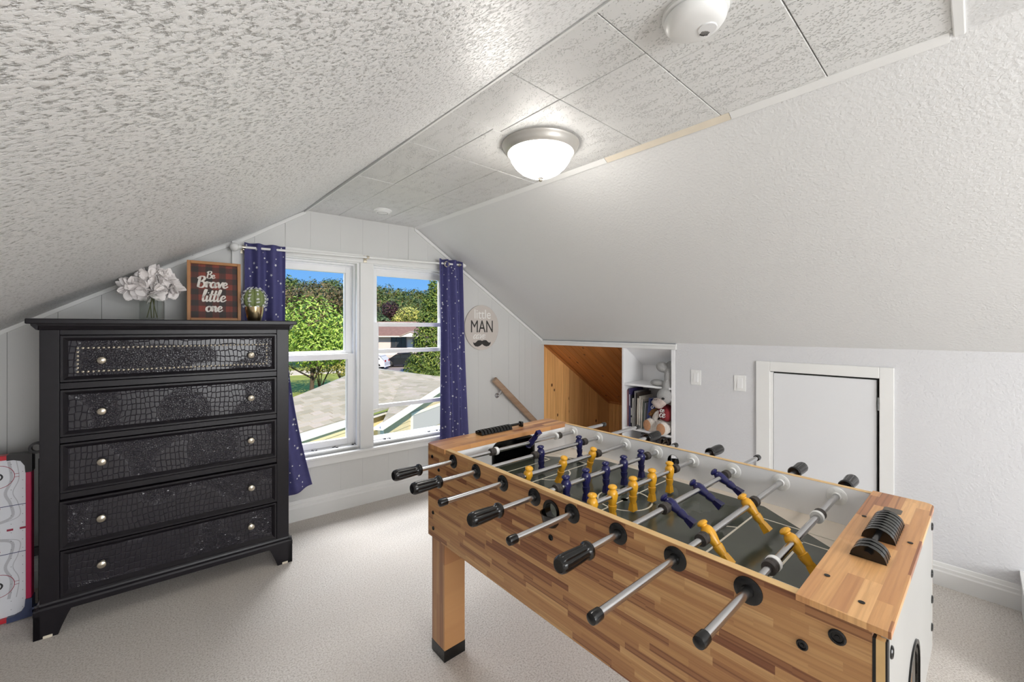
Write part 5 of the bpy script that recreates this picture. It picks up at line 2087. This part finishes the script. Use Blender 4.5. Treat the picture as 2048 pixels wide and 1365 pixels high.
for j in range(16):
    z1 = -0.97 - j * 0.15
    m_ = MB()
    m_.add([(-1.6, 0.04, z1 - .15), (2.3, 0.04, z1 - .15), (2.3, 0.06, z1), (-1.6, 0.06, z1), (-1.6, 0.2, z1 - .15), (2.3, 0.2, z1 - .15), (2.3, 0.2, z1), (-1.6, 0.2, z1)],
           [(0, 1, 2, 3), (4, 7, 6, 5), (0, 4, 5, 1), (3, 2, 6, 7), (0, 3, 7, 4), (1, 5, 6, 2)])
    m_.build('siding_board', sdm, ga)
gsd = noisy('tan_siding', lin(206, 194, 158), 0.5, 0.03, 4)
for j in range(22):
    z1 = -0.05 - j * 0.125
    sa = max(2.42, G0 + (z1 + 0.98 + 0.14) / GS)
    if sa > PK - .1:
        continue
    m_ = MB()
    m_.add([(sa, -0.275, z1 - .125), (2 * PK - sa, -0.275, z1 - .125), (2 * PK - sa, -0.255, z1), (sa, -0.255, z1), (sa, -0.24, z1 - .125), (2 * PK - sa, -0.24, z1 - .125), (2 * PK - sa, -0.24, z1), (sa, -0.24, z1)],
           [(0, 1, 2, 3), (4, 7, 6, 5), (0, 4, 5, 1), (3, 2, 6, 7), (0, 3, 7, 4), (1, 5, 6, 2)])
    m_.build('siding_board', gsd, ga)
m_ = MB()
m_.box(2.30, 2.46, -0.29, -0.22, -3.2, -1.13)
m_.build('corner_board', whb, ga)
m_ = MB()
m_.box(3.72, 5.6, -0.31, -0.27, -1.17, -1.09)
m_.box(3.72, 3.80, -0.31, -0.27, -1.75, -1.17)
m_.build('window_frame', whb, ga)
m_ = MB()
m_.box(3.80, 5.6, -0.295, -0.27, -1.75, -1.17)
m_.build('window_panel', mat('grey_panel', lin(184, 184, 188), 0.5), ga)  # plain grey infill of the frame
m_ = MB()
m_.box(-1.6, 7.5, 0.2, 0.25, -3.2, -0.99)
m_.box(2.4, 7.5, -0.24, 0.2, -3.2, -1.3)
m_.build('wall_core', sdm, ga)

G1 = [(92, 128, 46), (128, 160, 60), (158, 184, 80), (186, 206, 104), (110, 140, 52)]
G2 = [(70, 92, 40), (96, 116, 52), (124, 132, 64), (84, 96, 50)]
BR = [(70, 66, 48), (96, 84, 60), (118, 104, 70), (82, 84, 50), (140, 120, 84)]
PU = [(54, 34, 42), (74, 46, 54), (44, 30, 38), (92, 62, 64)]
YE = [(150, 156, 66), (190, 188, 96), (206, 200, 120), (120, 136, 58)]
CE = [(72, 96, 40), (98, 120, 48), (124, 138, 58), (60, 84, 38), (146, 150, 72)]
HI = [(58, 84, 44), (78, 102, 50), (100, 116, 58), (122, 124, 66), (70, 90, 56), (132, 112, 70)]
tree('maple_tree', 'bright green bushy tree behind the garage roof in the left window', 'tree', 8.7, 29.7, GZ, 2.4,
     [((0, 0, 4.9), (2.5, 2.3, 1.9)), ((-1.9, 0.6, 4.2), (1.8, 1.8, 1.7)), ((1.6, -.8, 4.0), (1.7, 1.7, 1.7)), ((0.2, -1.0, 3.4), (2.3, 1.6, 1.5)), ((-2.6, 1.4, 3.2), (1.6, 1.5, 1.3)), ((1.9, -1.2, 2.9), (1.4, 1.4, 1.1))], leafmat('maple_leaf', G1), 0.13, 1, 1.7)
tree('brown_tree', 'brownish autumn tree rising above the bright green tree', 'tree', 14.5, 47.4, GZ, 4.5,
     [((0, 0, 7.6), (3.4, 3.2, 2.0)), ((-3.0, 2.5, 7.1), (2.8, 2.6, 2.2)), ((3.2, -2.4, 7.0), (2.8, 2.8, 1.9)), ((0, 0, 5.6), (4.2, 3.4, 2.0))], leafmat('brown_leaf', BR), 0.20, 2, 1.6)
tree('dark_tree', 'tall dark tree at the left edge of the left window', 'tree', 15.4, 66.8, GZ, 6.0,
     [((0, 0, 10.2), (3.0, 3.0, 2.2)), ((-1.6, 1.4, 8.4), (3.6, 3.4, 2.8)), ((1.4, -1.2, 7.4), (3.2, 3.0, 2.6))], leafmat('dark_leaf', G2), 0.26, 3, 1.6)
tree('yellowing_tree', 'small yellowing tree beside the brown one', 'tree', 15.6, 56.0, GZ, 3.5,
     [((0, 0, 6.6), (2.4, 2.4, 1.8)), ((-1.2, 1.2, 5.4), (2.6, 2.4, 1.8)), ((1.0, -.9, 4.6), (2.4, 2.4, 1.8))], leafmat('pale_leaf', YE), 0.2, 4, 1.4)
tree('purple_tree', 'dark purple-leaved tree left of the yellow-green one', 'tree', 31.6, 65.7, GZ, 4.6,
     [((0, 0, 7.6), (1.7, 1.7, 1.6)), ((-1.1, .9, 6.6), (1.3, 1.3, 1.1)), ((1.0, -.9, 6.9), (1.2, 1.2, 1.3)), ((.2, 0, 5.9), (1.2, 1.2, 1.0))], leafmat('purple_leaf', PU), 0.2, 5, 2.2)
tree('lime_tree', 'yellow-green tree between the purple tree and the tall cedar', 'tree', 31.4, 59.1, GZ, 4.0,
     [((0, 0, 6.8), (1.9, 1.8, 1.2)), ((1.4, -1.2, 6.2), (1.5, 1.4, 1.2)), ((-1.0, .9, 5.8), (1.3, 1.3, 1.1))], leafmat('lime_leaf', YE), 0.19, 6, 1.8)
tree('bluish_bush', 'blue-green bush below the purple tree', 'bush', 26.5, 60.6, GZ, 2.0,
     [((0, 0, 6.4), (1.5, 1.4, 1.8)), ((.9, -.8, 5.2), (1.6, 1.5, 1.4)), ((-.9, .8, 5.0), (1.6, 1.5, 1.8))], leafmat('bluish_leaf', [(64, 88, 56), (86, 110, 72), (104, 122, 84)]), 0.2, 7, 1.8)
tree('cedar_tree', 'tall columnar cedar against the right curtain', 'tree', 18.45, 30.75, GZ, 1.0,
     [((0, 0, 1.8), (1.9, 1.8, 1.9)), ((.1, 0, 3.6), (1.7, 1.6, 1.6)), ((.2, -.1, 5.2), (1.45, 1.4, 1.5)), ((.3, -.2, 6.7), (1.15, 1.1, 1.3)), ((.35, -.25, 8.0), (.7, .7, 1.0)), ((-.6, .5, 1.2), (1.5, 1.4, 1.3))], leafmat('cedar_leaf', CE), 0.13, 8, 3.6, 0.12, 3)
tree('round_shrub', 'dark green round shrub at the foot of the cedar', 'bush', 16.2, 28.6, GZ, 0.3,
     [((0, 0, .75), (1.3, 1.2, 1.0)), ((.9, -.8, .7), (1.1, 1.1, .8))], leafmat('shrub_leaf', G2), 0.10, 9, 1.6, 0.08, 2)
for i, (x, y, lab) in enumerate(((6.6, 30.6, 'thin-stemmed shrub left of the green tree trunk'), (10.6, 28.6, 'thin-stemmed shrub right of the green tree trunk'), (9.6, 30.9, 'low shrub just behind the green tree trunk'))):
    rg2 = random.Random(40 + i)
    r_ = thing('stemmed_shrub', lab, 'bush', (x, y, GZ))
    m_ = MB()
    for k_ in range(7):
        a = rg2.uniform(0, 6.28)
        m_.tube([(0, 0, 0), (.3 * cos(a), .3 * sin(a), .8), (.9 * cos(a), .9 * sin(a), 2.0)], [.05, .035, .015], 6)
    m_.build('stems', bark, r_)
    m_ = MB()
    leaves(m_, rg2, (0, 0, 1.9), (1.4, 1.3, .7), 420, .11)
    m_.build('foliage', leafmat('shrub_mix', [(140, 134, 66), (168, 158, 90), (104, 116, 54)]), r_)['kind'] = 'stuff'
# wooded hill
hill = MB()
rgh = random.Random(12)
NX, NY2 = 40, 8


def hill_z(u, v):
    return GZ + (32.0 * (1 - (1 - v) ** 2)) * (0.78 + 0.16 * sin(4.2 * u + 0.4) + 0.06 * sin(13 * u + 2))


HV = []
for j in range(NY2 + 1):
    for i in range(NX + 1):
        u, v = i / NX, j / NY2
        x, y = -20 + 230 * u - 40 * v + 60 * v, 250 - 150 * u + 110 * v
        HV.append((x, y, hill_z(u, v)))
hill.add(HV, [(j * (NX + 1) + i, j * (NX + 1) + i + 1, (j + 1) * (NX + 1) + i + 1, (j + 1) * (NX + 1) + i) for j in range(NY2) for i in range(NX)], True)
struct(hill.build('hill', noisy('hill_floor', lin(84, 98, 54), 0.95, 0.2, 0.1)))
wood = MB()
for q in range(420):
    u, v = rgh.random(), rgh.uniform(0.0, 1.0)
    x, y = -20 + 230 * u + 20 * v, 250 - 150 * u + 110 * v
    R_ = rgh.uniform(2.6, 4.6)
    leaves(wood, rgh, (x, y, hill_z(u, v) + R_ * 0.7), (R_, R_, R_ * 1.05), 85, 0.85)
o = wood.build('woodland', leafmat('woodland_leaf', HI))
tag(o, 'mixed green woodland covering the far hillside', 'woodland', None, 'stuff')

# bungalow across the drive
hs = thing('bungalow', 'pale bungalow with brown roof and dark picture window across the drive', 'house', (22.32, 49.86, 0), math.atan2(-0.667, 0.745))
hw_ = noisy('pinkish_stucco', lin(222, 208, 206), 0.8, 0.03, 1)
m_ = MB()
m_.box(-4.5, 9.0, 0, 6.5, -2.0, 0.45)
m_.build('walls', hw_, hs)
m_ = MB()
m_.box(-4.6, 9.1, -0.4, 6.6, GZ, -2.0)
m_.build('foundation', noisy('pale_block', lin(206, 198, 192), 0.85, 0.05, 1), hs)
rfm = noisy('brown_shingles', lin(140, 108, 96), 0.9, 0.12, 3)
m_ = MB()
m_.prism([(-0.8, 0.30), (3.2, 2.05), (7.2, 0.30), (7.2, 0.45), (3.2, 2.22), (-0.8, 0.45)], 'x', -5.2, 9.6)
m_.build('roof', rfm, hs)
m_ = MB()
m_.prism([(3.2, 0.32), (4.5, 0.85), (5.9, 0.32), (5.9, 0.44), (4.5, 1.0), (3.2, 0.44)], 'y', -1.8, 2.4)
m_.build('porch_roof', noisy('grey_brown_shingles', lin(164, 146, 138), 0.9, 0.1, 3), hs)
m_ = MB()
m_.prism([(3.3, 0.30), (4.5, 0.80), (5.8, 0.30)], 'y', -1.75, -1.65)
m_.box(-5.2, 3.2, -0.84, -0.78, 0.26, 0.40)
m_.build('gutter', whb, hs)


def hwin(x0, x1, z0, z1, n_):
    m1 = MB()
    m1.box(x0 - .08, x1 + .08, -.06, .02, z1, z1 + .08)
    m1.box(x0 - .08, x1 + .08, -.06, .02, z0 - .08, z0)
    for i in range(n_ + 1):
        x = x0 + (x1 - x0) * i / n_
        m1.box(x - .04, x + .04, -.06, .02, z0, z1)
    f = m1.build('window', mat('dark_frame', lin(80, 78, 80), 0.5), hs)
    for i in range(n_):
        a, b_ = x0 + (x1 - x0) * i / n_ + .04, x0 + (x1 - x0) * (i + 1) / n_ - .04
        m1 = MB()
        m1.box(a, b_, -.02, .0, z0, z1)
        m1.build('pane', mat('dark_pane', lin(58, 62, 70), 0.15), f)


hwin(1.7, 3.55, -1.0, 0.2, 3)
hwin(4.5, 5.5, -0.85, -0.05, 2)
m_ = MB()
m_.box(3.75, 4.35, -0.05, 0.0, -1.6, -0.05)
m_.build('front_door', mat('white_door', lin(226, 224, 224), 0.5), hs)
m_ = MB()
for i in range(5):
    m_.box(3.6, 4.6, -0.5 - 0.28 * i, -0.22 - 0.28 * i, GZ, -2.0 - 0.2 * i)
m_.build('steps', noisy('pale_steps', lin(214, 208, 204), 0.8, 0.04, 1), hs)
m_ = MB()
m_.tube([(3.55, -0.2, -1.2), (3.55, -1.7, -2.2)], 0.04, 6)
m_.tube([(4.65, -0.2, -1.2), (4.65, -1.7, -2.2)], 0.04, 6)
m_.build('stair_rail', whb, hs)
m_ = MB()
m_.tube([(0.0, -0.06, -1.9), (0.0, -0.06, 0.25)], 0.045, 6)
m_.build('downpipe', mat('brown_pipe', lin(112, 88, 80), 0.5), hs)


def car(name, label, x, y, rz, body, sc_=1.0):
    r = thing(name, label, 'car', (x, y, GZ + 0.02), rz)
    prof_ = [(-2.2, 0.32), (-2.25, 0.75), (-2.1, 1.02), (-1.3, 1.12), (-0.7, 1.55), (0.9, 1.62), (1.75, 1.50), (2.15, 1.05), (2.25, 0.8), (2.22, 0.35)]
    m1 = MB()
    m1.prism([(p[0] * sc_, p[1] * sc_) for p in prof_], 'y', -0.88 * sc_, 0.88 * sc_)
    m1.build('body', body, r, 0.09, 3)
    gm = mat('tinted_glass', lin(44, 48, 54), 0.1)
    for s_ in (-1, 1):
        for (a, b_, c, d) in ((-1.15, -0.15, -0.62, -0.15), (-0.05, 0.85, -0.05, 0.8), (0.95, 1.7, 0.9, 1.45)):
            m1 = MB()
            m1.prism([(a * sc_, 1.12 * sc_), (b_ * sc_, 1.12 * sc_), (d * sc_, 1.48 * sc_), (c * sc_, 1.48 * sc_)], 'y', s_ * 0.875 * sc_, s_ * 0.892 * sc_)
            m1.build('side_window', gm, r)
        for xx in (-1.4, 1.4):
            m1 = MB()
            m1.lathe([(0.0, -0.11), (0.30, -0.11), (0.36, -0.08), (0.36, 0.08), (0.30, 0.11), (0.0, 0.11)], 20, T(xx * sc_, s_ * 0.80 * sc_, 0.36) @ RX(PI / 2))
            wl = m1.build('wheel', M['blackmatt'], r)
            m1 = MB()
            m1.lathe([(0.0, 0.0), (0.21, 0.0), (0.20, 0.02), (0.0, 0.03)], 16, T(xx * sc_, s_ * 0.912 * sc_, 0.36) @ RX(-s_ * PI / 2))
            m1.build('rim', M['steel'], wl)
    m1 = MB()
    m1.box(2.16 * sc_, 2.25 * sc_, -0.8 * sc_, -0.5 * sc_, 0.85 * sc_, 1.05 * sc_)
    m1.box(2.16 * sc_, 2.25 * sc_, 0.5 * sc_, 0.8 * sc_, 0.85 * sc_, 1.05 * sc_)
    m1.build('tail_light', mat('red_lens', lin(150, 40, 40), 0.3), r)


car('white_car', 'white car parked across the drive, its tail showing beyond the mullion', 18.9, 44.9, math.atan2(-0.667, 0.745), mat('white_car_paint', lin(226, 228, 234), 0.2))
car('black_car', 'black car parked in front of the bungalow', 23.3, 45.2, math.atan2(-0.667, 0.745) + 0.1, mat('black_car_paint', lin(36, 38, 42), 0.2), 0.95)
